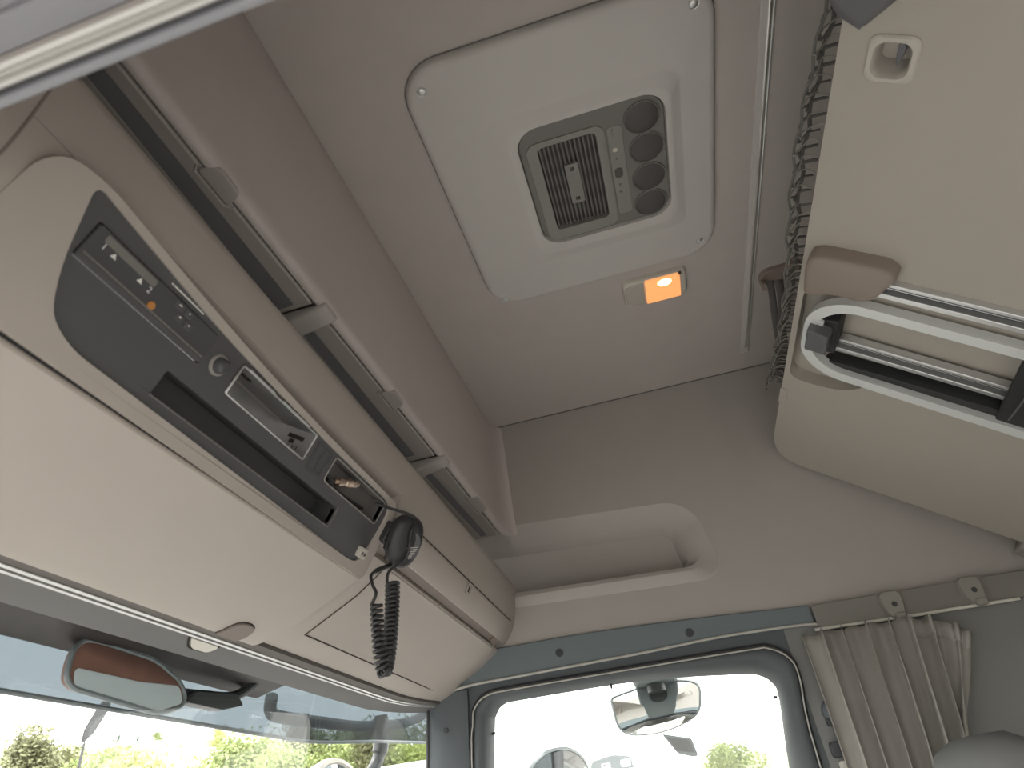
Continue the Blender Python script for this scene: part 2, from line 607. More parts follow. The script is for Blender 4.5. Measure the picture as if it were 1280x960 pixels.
def bay(name, mt, parent, a0, a1, b0, b1, depth, h=-.0045, wall=.0015, taper=0.0):
    m = MB()
    t = taper
    m.loops([[FP(a, b, h) for a, b in rrect(a0 - wall, a1 + wall, b0 - wall, b1 + wall, .004, 3)],
             [FP(a, b, h) for a, b in rrect(a0, a1, b0, b1, .003, 3)],
             [FP(a, b, -depth) for a, b in rrect(a0 + t, a1 - t, b0 + t, b1 - t, .003, 3)]], True, False, True)
    return m.build(name, mt, parent, recalc=False)


tray = bay('storage_tray', 'tray_black', con, .470, .878, .0625, .094, .045)
m = MB()
m.tube([FP(.468, .0955, -.002), FP(.67, .0955, -.002), FP(.880, .0955, -.002), FP(.8815, .078, -.002), FP(.880, .061, -.002)], .0012, 6)
m.build('tray_edge', 'slat_grey', tray)
plugbay = bay('plug_recess', 'slat_grey', con, .812, 1.004, .0015, .0415, .032)
m = MB()
m.tube([FP(a, b, -.0032) for a, b in rrect(.811, 1.005, .0005, .0425, .006, 3)], .0013, 6, closed=True)
m.build('recess_rim', 'vent_frame', plugbay)
# blanking switch beside the radio bay
m = MB()
m.plate(rrect(.757, .800, .0, .046, .003, 3), [rrect(.763, .776, .006, .040, .002, 2), rrect(.781, .794, .006, .040, .002, 2)], FP, -.005, -.0025)
m.build('blanking_plate', 'device_black', con, bevel=.0008)
m = MB()
m.lathe([(.0015, .0), (.010, .0), (.0105, .004), (.009, .012), (.006, .0155), (.0015, .016)], FP(.522, .0195, -.004), (0, FN[0], FN[1]), 18)
kn = m.build('socket_cap', 'device_black', con)
m = MB()
m.lathe([(.001, .0), (.0135, .0), (.0135, .003), (.0115, .004), (.001, .004)], FP(.522, .0195, -.0045), (0, FN[0], FN[1]), 20)
m.build('socket_ring', 'vent_frame', kn)

# cover flaps at the far end
def strip_from(profile, x0, x1, off, thick, rx, name, mt, parent, nx=10, bev=.002):
    """a cover that follows a console profile, proud by off"""
    pts = [Vector((p[0], p[1], 0)) for p in profile]
    nor = []
    for i in range(len(pts)):
        t = (pts[min(i + 1, len(pts) - 1)] - pts[max(i - 1, 0)]).normalized()
        nor.append(Vector((t.y, -t.x, 0)))     # towards the cabin
    sgn = -1 if nor[0].x > 0 else 1
    m = MB()
    ls = []
    n = len(pts)
    for x in xs(x0, x1, nx):
        outp = [pts[i] + nor[i] * (sgn * off) for i in range(n)]
        inp = [pts[i] + nor[i] * (sgn * (off - thick)) for i in range(n)]
        ls.append([CP(x, q.x, q.y) for q in outp] + [CP(x, q.x, q.y) for q in reversed(inp)])
    m.loops(ls, True, True, True)
    return m.build(name, mt, parent, bevel=bev, seg=2, ang=28)


up = [(.4655, .514), (.468, .506), (.473, .496), (.482, .481), (.492, .469), (.5005, .4615)]
fl = strip_from(up, 1.138, 1.945, .0022, .006, 0, 'upper_flap', 'console_beige', con)
m = MB()
m.tube([CP(1.134, .5005, .4605)] + [CP(1.134, a - .0018, b - .0012) for a, b in reversed(up[1:])] + [CP(1.138, .4632, .5165), CP(1.5, .4632, .5165), CP(1.955, .4632, .5165)], .0012, 6)
m.build('gap_line', 'seam', fl)
FLP = lambda a, b, h: CP(a, .466 + .0135 * b - .86 * (h + .0035), .512 - .0265 * b - .5 * (h + .0035))
m = MB()
m.plate(rrect(1.515, 1.551, -.03, .88, .006, 4), [rrect(1.523, 1.543, .16, .70, .004, 3)], FLP, .001, .0032)
lt = m.build('latch', 'console_beige', fl, bevel=.0006)
m = MB()
m.mbox(FLP, 1.522, 1.534, .15, .71, .0, .0022)
m.build('latch_gap', 'seam', lt)
lw = [(.5225, .4435), (.530, .439), (.545, .4275), (.585, .400), (.640, .3725), (.690, .3475)]
lf = strip_from(lw, 1.138, 1.935, .0015, .005, 0, 'lower_flap', 'console_beige', con)
m = MB()
m.tube([CP(1.1345, a, b - .0006) for a, b in lw] + [CP(1.1345, .6935, .3455), CP(1.5, .6935, .3455), CP(1.93, .6935, .3455)], .0012, 6)
m.build('gap_line', 'seam', lf)
m = MB()
m.loops([[CP(x, *p) for p in ((.506, .470), (.514, .477), (.530, .468), (.524, .459))] for x in (1.14, 1.5, 1.925)], True, True, True)
m.build('groove_shade', 'tab_brown', lf)  # dark brown fill stands for the shade between the two flaps
m = MB()
m.loops([[CP(x, *p) for p in ((.5005, .4595), (.508, .468), (.522, .458), (.5175, .4475))] for x in (1.905, 1.930)], True, True, True)
m.build('hinge_stop', 'bunk_cap', lf)

# ------------------------------------------------------------------ devices in the pod
ta = thing('tachograph', 'flat black tachograph unit marked 1 and 2 in the overhead panel', 'tachograph', FP(.405, .035))
m = MB()
m.prism(rrect(.3145, .4965, -.006, .034, .003, 3), FP, -.06, -.001)
m.build('body', 'device_black', ta, bevel=.0012)
m = MB()
m.prism(rrect(.326, .395, -.003, .0055, .002, 3), FP, -.002, .0)
m.build('display', 'vent_grey', ta)
m = MB()
m.mbox(FP, .318, .494, .0255, .0275, -.002, .0006)
m.build('paper_slot', 'vent_grey', ta)
m = MB()
m.mbox(FP, .318, .494, .0285, .0335, -.003, .0)
m.build('lower_bar', 'panel_black', ta)
m = MB()
m.lathe([(.0005, 0), (.0045, 0), (.0045, .0015), (.0005, .0018)], FP(.405, .0215, -.0012), (0, FN[0], FN[1]), 14)
m.build('button', 'amber_button', ta)
btn = None
for a, b in ((.432, .000), (.447, -.0005), (.440, .010), (.455, .010)):
    m = MB()
    m.prism(rrect(a - .006, a + .006, b - .0035, b + .0045, .002, 3), FP, -.002, .0004)
    m.build('key', 'panel_black', ta, bevel=.0006)


def text_mesh(txt, size, M, a, b, h, mt, parent, name='lettering', rot=0.0, flip=1.0, ex=0.0002):
    cu = bpy.data.curves.new('t', 'FONT')
    cu.body = txt
    cu.size = size
    cu.align_x = 'CENTER'
    cu.align_y = 'CENTER'
    tmp = bpy.data.objects.new('t', cu)
    me = bpy.data.meshes.new_from_object(tmp)
    bpy.data.objects.remove(tmp)
    c, s = math.cos(rot), math.sin(rot)
    for v in me.vertices:
        x, y = v.co.x, v.co.y * flip
        v.co = M(a + x * c - y * s, b + x * s + y * c, h)
    me.name = name
    me.materials.clear()
    me.materials.append(MATS[mt])
    o = bpy.data.objects.new(name, me)
    COL.objects.link(o)
    attach(o, parent)
    return o


text_mesh('1', .010, FP, .330, .0095, -.0007, 'print_white', ta, flip=-1)
text_mesh('2', .010, FP, .393, .0105, -.0007, 'print_white', ta, flip=-1)
for a in (.343, .379):
    m = MB()
    m.prism([(a - .0035, .0120), (a + .0035, .0120), (a, .0065)], FP, -.0011, -.0006)
    m.build('eject_mark', 'print_white', ta, smooth=False)
m = MB()
m.mbox(FP, .410, .464, -.0142, -.0128, -.0045, -.0032)
m.build('printed_line', 'print_white', ta, smooth=False)
for a, b, w in ((.432, -.001, .0042), (.447, -.001, .0018), (.440, .0095, .0026), (.455, .010, .0018)):
    m = MB()
    m.mbox(FP, a - w / 2, a + w / 2, b - .0008, b + .0008, 0, .0008)
    m.build('key_mark', 'print_white', ta, smooth=False)

ra = thing('radio_cage', 'empty bare steel radio cage in the black overhead panel', 'radio cage', FP(.647, .04))
a0, a1, b0, b1 = .5555, .7395, -.001, .038
m = MB()
m.loops([[FP(a, b, -.0015) for a, b in rrect(a0 - .0035, a1 + .0035, b0 - .003, b1 + .003, .003, 2)],
         [FP(a, b, .0005) for a, b in rrect(a0 - .002, a1 + .002, b0 - .0015, b1 + .0015, .002, 2)],
         [FP(a, b, -.001) for a, b in rrect(a0, a1, b0, b1, .002, 2)],
         [FP(a, b, -.075) for a, b in rrect(a0, a1, b0, b1, .002, 2)]], True, False, True)
m.build('sleeve', 'steel', ra, recalc=False)
for p0, p1 in (((.563, -.0035), (.622, -.0035)), ((.642, -.0035), (.716, -.0035))):
    m = MB()
    m.mbox(FP, p0[0], p1[0], -.0045, -.002, -.001, .0016)
    m.build('bent_tab', 'aluminium', ra, bevel=.0005)
# slots stamped in the far end of the sleeve and its upper wall
EN = lambda a, b, h: FP(a1 - .0006 - h, b, -a)
for q0, q1, r0, r1 in ((.018, .050, .009, .0155), (.034, .043, .017, .0235)):
    m = MB()
    m.mbox(EN, q0, q1, r0, r1, -.0008, .0004)
    m.build('stamped_slot', 'seam', ra, smooth=False)
for q in (.022, .040):
    m = MB()
    m.tube([EN(q, .026, .0003), EN(q, .034, .0003), EN(q + .007, .034, .0003), EN(q + .009, .026, .0003)], .0006, 5)
    m.build('stamped_tongue', 'seam', ra, smooth=False)
m = MB()
m.mbox(FP, .566, .600, b0 + .0003, b0 + .0012, -.034, -.026)
m.build('spring_slot', 'seam', ra, smooth=False)

pl = thing('antenna_plug', 'bare brass antenna plug lying in the panel recess', 'plug', FP(.875, .03, -.015))
m = MB()
po = Vector(FP(.848, .030, -.014))
pd = Vector(FP(.912, .006, -.004)) - po
ln = pd.length
m.lathe([(.002, 0), (.0045, .001), (.0045, .008), (.0085, .0085), (.0085, .018), (.006, .019), (.006, .026), (.0072, .027), (.0072, .042), (.0055, .043), (.0062, .046), (.0062, .052), (.003, .054), (.003, .060), (.0008, .061)], po, pd, 16)
m.build('plug_body', 'brass', pl)
m = MB()
for k in range(3):
    m.lathe([(.0064, 0), (.0082, .001), (.0064, .002)], po + pd.normalized() * (.030 + .0038 * k), pd, 16, False)
m.build('knurled_rings', 'brass', pl)
m = MB()
m.tube([po, FP(.836, .028, -.022), FP(.86, .036, -.030), FP(.93, .034, -.028), FP(.975, .030, -.024)], .0028, 8)
m.build('cable', 'cord_black', pl)

# terminal block at the panel corner
tb = thing('terminal_block', 'small pale terminal clip with two screws beside the microphone', 'terminal', FP(1.006, .098))
m = MB()
m.prism(rrect(.994, 1.016, .088, .106, .002, 3), FP, -.004, .006)
m.build('block', 'lamp_white', tb, bevel=.0012)
for a in (1.000, 1.0095):
    m = MB()
    m.lathe([(.0002, 0), (.003, 0), (.003, .0012), (.0002, .0014)], FP(a, .098, .0055), (0, FN[0], FN[1]), 12)
    m.build('screw', 'clip_grey', tb)

# hand microphone with its coiled cord
mi = thing('hand_microphone', 'black hand microphone clipped to the console end with its coiled cord hanging', 'microphone', FP(1.065, .05, .03))
m = MB()
shape = []
for k in range(28):
    t = 2 * PI * k / 28
    c, s_ = math.cos(t), math.sin(t)
    w = .034 * (1.0 - .16 * (s_ > 0) * s_)
    shape.append((abs(c) ** .75 * math.copysign(1, c) * w, abs(s_) ** .8 * math.copysign(1, s_) * .049))
MN = Vector((-.62, -.62, -.48)).normalized()        # the microphone faces the driver
MU = Vector((.42, -.88, -.05))
MU = (MU - MN * MU.dot(MN)).normalized()
MV = MN.cross(MU).normalized()
if MV.z > 0:
    MV = -MV
MC = Vector(FP(1.066, .040, .034))
MTL = R(14)


def MI(a, b, h):
    a2 = a * math.cos(MTL) - b * math.sin(MTL)
    b2 = a * math.sin(MTL) + b * math.cos(MTL)
    return tuple(MC + MU * a2 + MV * b2 + MN * h)


ls = []
for sc, h in ((.30, -.016), (.80, -.015), (.96, -.009), (1.0, 0), (.97, .007), (.88, .012), (.70, .0155), (.35, .017)):
    ls.append([MI(a * sc, b * sc, h) for a, b in shape])
m.loops(ls, True, True, True)
body = m.build('body', 'mic_black', mi, ang=50)
m = MB()
m.prism([MIp for MIp in [(.013 + .015 * math.cos(2 * PI * k / 20), .004 + .024 * math.sin(2 * PI * k / 20)) for k in range(20)]], MI, .0125, .0165)
gr = m.build('grille', 'clip_grey', mi, bevel=.001)
for k in range(6):
    b = .004 + k * .0036
    w = .011 * math.sqrt(max(.05, 1 - ((b + .004) / .024) ** 2))
    m = MB()
    m.tube([MI(.013 - w, b + .006, .017), MI(.013 + w, b, .017)], .0008, 6)
    m.build('grille_bar', 'aluminium', gr)
m = MB()
m.prism(rrect(-.034, -.026, -.022, .022, .003, 3), MI, -.006, .006)
m.build('talk_key', 'rubber', mi, bevel=.001)
m = MB()
m.lathe([(.0003, 0), (.0042, 0), (.0042, .0012), (.0003, .0016)], MI(.010, .038, .0105), MN, 12)
m.build('screw', 'aluminium', mi)
m = MB()
m.prism(rrect(1.035, 1.085, .02, .06, .006, 4), FP, -.01, .012)
m.build('holder', 'mic_black', mi, bevel=.002)
# cord: plain lead from the recess over the body, coil down and up again, lead into the body
cy = .452
legA = [(1.046, cy, .380), (1.043, cy, .335), (1.036, cy, .290), (1.024, cy, .246), (1.008, cy, .226)]
legB = [(.996, cy, .246), (.988, cy, .275), (.982, cy, .305), (.979, cy, .325)]
pth = spline(legA + legB, 30)
# resample evenly and wind the helix round it
P = [Vector(p) for p in pth]
acc = [0]
for a, b in zip(P, P[1:]):
    acc.append(acc[-1] + (b - a).length)
tot = acc[-1]
turns = 33
N = turns * 12
hel = []
j = 0
for i in range(N + 1):
    d = tot * i / N
    while j < len(acc) - 2 and acc[j + 1] < d:
        j += 1
    f = (d - acc[j]) / max(1e-9, acc[j + 1] - acc[j])
    p = P[j].lerp(P[j + 1], min(1, f))
    t = (P[j + 1] - P[j]).normalized()
    u = Vector((0, 1, 0))
    w = t.cross(u).normalized()
    rr = .0108 - .0026 * (i / N)
    a = 2 * PI * turns * i / N
    hel.append(p + (u * math.cos(a) + w * math.sin(a)) * rr)
m = MB()
m.tube(hel, .0031, 7)
m.build('coiled_cord', 'cord_black', mi)
m = MB()
m.tube(spline([FP(.985, .012, -.012), FP(1.006, .005, .010), MI(.004, -.046, .012), MI(.0, -.02, .022), MI(.004, .025, .022), (1.046, .458, .400), tuple(hel[0])], 10), .0028, 8)
m.build('lead', 'cord_black', mi)
m = MB()
m.tube(spline([tuple(hel[-1]), (.978, cy, .342), (.986, .462, .360), (.998, .468, .384), MI(-.012, .046, .0)], 8), [.0028] * 26 + [.0045] * 6 + [.005], 8)
m.build('strain_relief_lead', 'cord_black', mi)

# ------------------------------------------------------------------ windscreen header with the roller blind
def wloft(prof, x0, x1, n, name, mt, parent, bevel=0.0, ang=30):
    m = MB()
    m.loops([[WP(x, *p) for p in prof] for x in xs(x0, x1, n)], True, True, True)
    return m.build(name, mt, parent, bevel=bevel, ang=ang)


hd = thing('sun_blind_header', 'grey roller blind header with twin chrome lines over the windscreen', 'blind', (1.0, .82, .31))
wloft([(.795, .3215), (.848, .3080), (.856, .310), (.860, .33), (.860, .40), (.795, .40)], XN, 1.985, 26, 'header_panel', 'header_grey', hd, .002)
wloft([(.7555, .3255), (.780, .3235), (.796, .3235), (.796, .35), (.7555, .35)], XN, 1.985, 26, 'slot', 'blind_slot', hd)
wloft([(.7785, .3220), (.7835, .3203), (.7845, .326), (.7795, .326)], XN, 1.985, 26, 'chrome_strip', 'aluminium', hd)
wloft([(.7885, .3192), (.7925, .3179), (.7935, .325), (.7895, .325)], XN, 1.985, 26, 'chrome_strip', 'aluminium', hd)
m = MB()
HP = lambda a, b, h: WP(a, .795 + b * .97 - .25 * h, .3215 - b * .255 - h)
m.prism(rpoly([(.940, .002), (1.020, .002), (1.016, .026), (.972, .026)], .009, 5), HP, -.002, .004)
tabw = m.build('pull_tab', 'tab_white', hd, bevel=.0015)
m = MB()
m.tube([HP(a, b, .001) for a, b in rpoly([(.934, .001), (1.024, .001), (1.019, .0295), (.967, .0295)], .011, 5)], .0016, 6, closed=True)
m.build('tab_gap', 'seam', tabw)
bt = thing('blind_catch', 'brown rounded blind catch set in the console cover by the header', 'catch', CP(.96, .73, .315))


def cover_z(y):
    for (y0, z0), (y1, z1) in zip(cen, cen[1:9]):
        if y0 <= y <= y1:
            return z0 + (z1 - z0) * (y - y0) / (y1 - y0)
    return .318


UP = lambda a, b, h: CP(a, b - .3 * h, cover_z(b) - h)
oc = []
for q in rpoly([(.938, .7485), (.994, .7485), (.990, .712), (.974, .697), (.944, .697), (.932, .712)], [.003, .003, .02, .016, .016, .02], 6):
    oc.append(q)
m = MB()
m.prism(oc, UP, -.004, .0045)
m.build('catch_plate', 'catch_brown', bt, bevel=.0015)
m = MB()
m.tube([UP(a, b, .0004) for a, b in oc], .0016, 6, closed=True)
m.build('rim_gap', 'seam', bt)

# windscreen
def GY(z):
    return .853 + (.31 - z) * .10


m = MB()
zz = [.325, .28, .2, .1, 0, -.15, -.35, -.55]
m.loops([[WP(x, GY(z), z) for z in zz] for x in xs(XN, 2.0, 40)], False)
m.loops([[WP(x, GY(z) + .006, z) for z in zz] for x in xs(XN, 2.0, 40)], False)
w1 = structure(m.build('window_1', 'windscreen_glass', recalc=False), 'large curved windscreen below the console')
m = MB()
m.loops([[WP(x, *p) for p in ((.905, -.53), (.93, -.515), (1.0, -.56), (1.0, -.90), (.905, -.90))] for x in xs(XN, 2.0, 20)], True, True, True)
structure(m.build('wall_front_lower', 'dash_grey'), 'cab front below the windscreen')

# A pillar
m = MB()
secs = []
for z, dy in ((.352, 0), (.33, 0), (.25, .004), (.1, .01), (-.2, .02), (-.86, .03)):
    secs.append([(1.988, .626 + dy, z), (1.982, .640 + dy, z), (1.978, .70 + dy, z), (1.982, .745 + dy, z), (1.992, .757 + dy, z), (2.03, .77 + dy, z), (2.06, .77 + dy, z), (2.06, .626 + dy, z)])
m.loops(secs, True, True, True)
t2 = structure(m.build('trim_2', 'trim_dark', ang=40), 'dark grey windscreen pillar beside the far door')
m = MB()
m.lathe([(.0003, 0), (.0075, 0), (.0075, .0025), (.005, .003), (.0003, .003)], (1.977, .694, .253), (-1, 0, 0), 16)
m.build('screw_plug', 'plug_dark', t2)
m = MB()
m.tube([(1.985, .747, .330), (1.985, .751, .25), (1.987, .757, .1), (1.99, .767, -.2)], .006, 8)
m.build('edge_seal', 'rubber', t2)

# blue grey band over the far door
band = [(.80, .470), (.60, .458), (.477, .452), (.327, .452), (.086, .444), (-.144, .431), (-.385, .414), (-.385, .360), (-.345, .364), (-.127, .370), (.103, .366), (.463, .361), (.613, .360), (.69, .348), (.80, .335)]
m = MB()
m.prism(band, SW, -.02, .010)
t1 = structure(m.build('trim_1', 'trim_blue', bevel=.003), 'blue grey cover strip above the far door')
plug = None
for y, z in ((.334, .408), (-.048, .398)):
    m = MB()
    m.lathe([(.0003, 0), (.0115, 0), (.0115, .002), (.009, .003), (.0003, .0015)], (XW - .010, y, z), (-1, 0, 0), 20)
    m.build('screw_plug', 'plug_dark', t1)
m = MB()
m.tube(spline([(1.958, .745, .338), (1.972, .69, .350), (1.984, .613, .362), (1.986, .463, .364), (1.986, .103, .367), (1.986, -.127, .3725), (1.986, -.345, .366), (1.986, -.40, .358)], 6), .0038, 8)
m.build('piping', 'piping', t1)

# the far door: flange, seal, window frame and pane
seal = [(-.27, -.75), (-.276, .034), (-.298, .235), (-.290, .295), (-.245, .328), (-.19, .333), (.111, .336), (.467, .338), (.565, .334), (.607, .305), (.617, .26), (.630, .1), (.66, -.75)]
win = [(-.175, -.26), (-.209, .043), (-.238, .205), (-.232, .248), (-.20, .272), (-.15, .281), (.117, .306), (.467, .310), (.535, .306), (.562, .280), (.569, .25), (.582, .146), (.62, -.26)]
sl = spline(seal, 5)
wl = spline(win, 5)
door = structure(thing('door_1', 'dark grey far door with a large window', None, (2.0, .15, -.86), kind='structure'))
m = MB()
lev = [(0.0, .0, -.012), (.10, .006, -.004), (.35, .010, 0), (.62, .006, 0), (.86, -.012, 0), (1.0, -.040, 0), (1.02, -.055, 0)]
LL = []
for t, h, _ in lev:
    LL.append([SW(a[0] + (b[0] - a[0]) * t, a[1] + (b[1] - a[1]) * t, h) for a, b in zip(sl, wl)])
m.loops(LL, False)
m.build('window_frame', 'door_grey', door, recalc=False, ang=60)
m = MB()
m.box((2.0, -.30, -.86), (2.06, .68, -.24))
m.build('lower_panel', 'door_grey', door, bevel=.01)
m = MB()
m.tube([SW(a, b, .008) for a, b in sl], .0055, 8)
ws = m.build('seal', 'rubber', door)
m = MB()
m.tube([SW(a * .998 + .0006, b - .006 if b > .25 else b, .012) for a, b in sl], .0022, 6)
m.build('seal_highlight', 'piping', ws)  # pale line modelled as the highlight along the rubber seal
# body flange between the seal and the band / pillars
m = MB()
fo = [(-.42, -.75), (-.42, .034), (-.42, .235), (-.42, .33), (-.40, .40), (-.33, .405), (.111, .41), (.467, .41), (.62, .40), (.68, .38), (.69, .30), (.69, .1), (.70, -.75)]
fl_ = spline(fo, 5)
m.loops([[SW(a, b, -.004) for a, b in fl_], [SW(a, b, -.001) for a, b in sl], [SW(a, b, -.03) for a, b in sl]], False)
m.build('flange', 'trim_dark', door, recalc=False)
m = MB()
m.loops([[(2.052, a, b) for a, b in wl], [(2.058, a, b) for a, b in wl]], True, True, True)
m.build('window_pane', 'door_glass', door)
for y, z, dy, dz in ((.578, .232, -.014, .001), (-.236, .207, .014, .003), (.205, .309, .001, -.013)):
    m = MB()
    m.tube([(2.035, y + .004 * (dy == .014) - .0, z), (2.035, y + dy, z + dz)], .0032, 8)
    m.build('shade_stud', 'rubber', door)

# near door aperture, seen from below and very close
nf = structure(thing('trim_3', 'door opening edge with bright double strip, close to the lens', None, (.12, 0, .37), kind='structure'))


def near(prof, name, mt):
    m = MB()
    m.loops([[(a - .009 + .031 * y, y, z) for a, z in prof] for y in xs(-.62, .80, 14)], True, True, True)
    return m.build(name, mt, nf, ang=40)


near([(.1395, .371), (.1385, .369), (.1355, .3685), (.1343, .370), (.1343, .40), (.1395, .40)], 'inner_trim', 'frame_trim')
near([(.1345, .377), (.1304, .377), (.1304, .41), (.1345, .41)], 'dark_groove', 'frame_dark')
near([(.1306, .371), (.1292, .3695), (.1278, .371), (.1270, .3765), (.1244, .3775), (.1232, .371), (.1212, .3690), (.1193, .371), (.1193, .40), (.1306, .40)], 'bright_strip', 'frame_bright')
near([(.1194, .3745), (.1174, .3735), (.1174, .40), (.1194, .40)], 'thin_lip', 'rib_grey')
near([(.1175, .379), (.1156, .379), (.1156, .41), (.1175, .41)], 'outer_groove', 'frame_dark')  # narrow recessed groove in the dark frame colour
near([(.1158, .371), (.110, .368), (.100, .368), (.0985, .370), (.0975, .3685), (.085, .365), (.06, .362), (.04, .368), (.04, .42), (.1158, .42)], 'painted_edge', 'frame_paint')

# ------------------------------------------------------------------ roof hatch and the cooler unit
ht = thing('roof_hatch', 'pale grey square roof hatch cover screwed to the headliner', 'hatch', (.98, -.05, ZC))
def hl(a0, a1, b0, b1, r, h):
    return [CE(a, b, h) for a, b in rrect(a0, a1, b0, b1, r, 8)]
m = MB()
X0, X1, Y0, Y1 = .624, 1.344, -.357, .260
m.loops([hl(X0, X1, Y0, Y1, .085, -.002), hl(X0 + .001, X1 - .001, Y0 + .001, Y1 - .001, .085, .012), hl(X0 + .006, X1 - .006, Y0 + .006, Y1 - .006, .08, .018),
         hl(X0 + .016, X1 - .016, Y0 + .016, Y1 - .016, .07, .021), hl(.775, 1.215, -.285, .138, .035, .021), hl(.783, 1.207, -.28, .131, .035, .0225), hl(.800, 1.178, -.262, .095, .04, .036),
         hl(.806, 1.172, -.258, .090, .04, .0375), hl(.812, 1.147, -.247, .072, .05, .0375), hl(.814, 1.145, -.245, .070, .05, .020)], True, False, False)
m.build('cover', 'hatch_grey', ht, recalc=False, ang=45)
m = MB()
m.tube([CE(a, b, .001) for a, b in rrect(X0 - .001, X1 + .001, Y0 - .001, Y1 + .001, .086, 8)], .0018, 6, closed=True)
m.build('edge_gasket', 'vent_grey', ht)
sc = None
for x, y in ((.672, .219), (1.288, -.315), (1.312, .222), (.672, -.315)):
    if sc is None:
        m = MB()
        m.lathe([(.0003, .004), (.003, .004), (.0075, .002), (.0085, .0), (.0085, -.002), (.0003, -.002)], (0, 0, 0), (0, 0, -1), 16)
        m.lathe([(.0085, -.0005), (.0105, .0008), (.0118, -.001)], (0, 0, 0), (0, 0, -1), 16, False)
        sc = m.build('screw', 'aluminium', ht, loc=(x, y, ZC - .021))
    else:
        copy_part(sc, ht, (x, y, ZC - .021))

ac = thing('roof_cooler', 'dark grey cooler grille unit with four round air vents in the hatch', 'cooler', (.98, -.09, ZC - .02))
m = MB()
m.plate(rrect(.815, 1.144, -.244, .069, .05, 8), [rrect(.862, 1.120, -.110, .047, .02, 5)], CE, .012, .030)
m.build('housing', 'vent_grey', ac, bevel=.005, seg=3)
m = MB()
m.plate(rrect(.853, 1.138, -.1165, .0565, .024, 6), [rrect(.8665, 1.1075, -.097, .032, .012, 4)], CE, .014, .0335)
fr = m.build('grille_frame', 'vent_frame', ac, bevel=.003)
m = MB()
m.mbox(CE, .86, 1.12, -.11, .045, .008, .016)
m.build('grille_back', 'vent_dark', ac)
sl0 = None
for k in range(13):
    y = .0265 - k * .0097
    if sl0 is None:
        m = MB()
        m.box((.868, -.0022, -.010), (1.106, .0022, 0))
        sl0 = m.build('slat', 'slat_grey', ac, bevel=.0012, loc=(0, y, ZC - .016))
    else:
        copy_part(sl0, ac, (0, y, ZC - .016))
m = MB()
m.plate(rrect(.932, 1.044, -.048, -.017, .003, 3), [rrect(.940, .951, -.0375, -.0275, .003, 3), rrect(1.025, 1.036, -.0375, -.0275, .003, 3)], CE, .020, .029)
m.build('latch_plate', 'plate_grey', ac, bevel=.001)
for i, x in enumerate((.867, .945, 1.026, 1.103)):
    y = (-.198, -.202, -.201, -.198)[i]
    v = MB()
    v.lathe([(.040, -.002), (.040, .003), (.0385, .0045), (.0365, .003), (.0355, -.003), (.002, -.003)], (x, y, ZC - .030), (0, 0, -1), 30, False)
    rg = v.build('round_vent', 'vent_grey', ac, recalc=True)
    v = MB()
    v.lathe([(.0005, .0), (.0345, .0), (.0355, .002), (.033, .0035), (.0005, .0025)], (x, y, ZC - .029), (0, 0, -1), 28)
    v.build('vent_disc', 'vent_dark', rg)
m = MB()
m.prism(rrect(.868, 1.114, -.154, -.1205, .008, 4), CE, .026, .0315)
cs = m.build('control_strip', 'vent_frame', ac, bevel=.0015)
for a, b, w, l, mt in ((.882, -.133, .002, .009, 'plate_grey'), (.926, -.133, .0055, .0055, 'lamp_white'), (.954, -.134, .003, .004, 'plate_grey'), (.990, -.134, .009, .013, 'vent_dark'), (1.027, -.133, .003, .005, 'plate_grey'), (1.047, -.132, .004, .004, 'plate_grey')):
    m = MB()
    m.prism(rrect(a - l, a + l, b - w, b + w, min(w, l) * .8, 4), CE, .031, .0335)
    m.build('button', mt, cs, bevel=.0006)

# ceiling lamp
lp = thing('ceiling_lamp', 'small lit amber reading lamp on the headliner beside the hatch', 'lamp', (1.44, -.19, ZC))
m = MB()
m.loops([[CE(a, b, h) for a, b in rrect(1.388 - e, 1.492 + e, -.277 - e, -.098 + e, .014, 4)] for e, h in ((.0, -.002), (.0, .010), (-.003, .016), (-.006, .018))], True, False, True)
m.build('housing', 'lamp_white', lp, recalc=False, ang=50)
m = MB()
m.prism(rrect(1.392, 1.488, -.258, -.160, .003, 3), CE, .012, .0225)
am = m.build('amber_lens', 'lamp_amber', lp, bevel=.002)
m = MB()
m.loops([[CE(1.413 + .016 * sx * math.cos(2 * PI * k / 20), -.214 + .021 * sx * math.sin(2 * PI * k / 20), h) for k in range(20)] for sx, h in ((1, .0222), (.8, .0236), (.4, .0242))], True, True, True)
m.build('glowing_bulb', 'lamp_hot', am)
rb = None
for k in range(8):
    if rb is None:
        m = MB()
        m.tube([CE(1.394, 0, .0226), CE(1.486, 0, .0226)], .0009, 5)
        rb = m.build('lens_rib', 'lamp_amber', am, loc=(0, -.170 - k * .011, 0))
    else:
        copy_part(rb, am, (0, -.170 - k * .011, 0))
m = MB()
m.prism(rpoly([(1.396, -.156), (1.486, -.156), (1.480, -.104), (1.402, -.104)], .008, 4), CE, .012, .0215)
m.build('switch_lens', 'lamp_clear', lp, bevel=.003)
m = MB()
m.mbox(CE, 1.390, 1.396, -.262, -.254, .016, .024)
m.build('clip', 'device_black', lp)

# ceiling curtain track
ct = thing('ceiling_track', 'slim bright metal track running across the headliner', 'track', (1.0, -.46, ZC))
m = MB()
m.prism([(XN, -.4735), (1.895, -.4735), (1.895, -.4455), (XN, -.4455)], CE, -.001, .004)
m.build('base', 'hatch_grey', ct, bevel=.002)
m = MB()
m.tube([(XN, -.4625, ZC - .005), (1.86, -.4625, ZC - .005)], .0042, 10)
m.build('bead', 'chrome', ct)
m = MB()
m.tube([(XN, -.4705, ZC - .004), (1.88, -.4705, ZC - .004)], .0024, 8)
m.build('edge_bead', 'aluminium', ct)

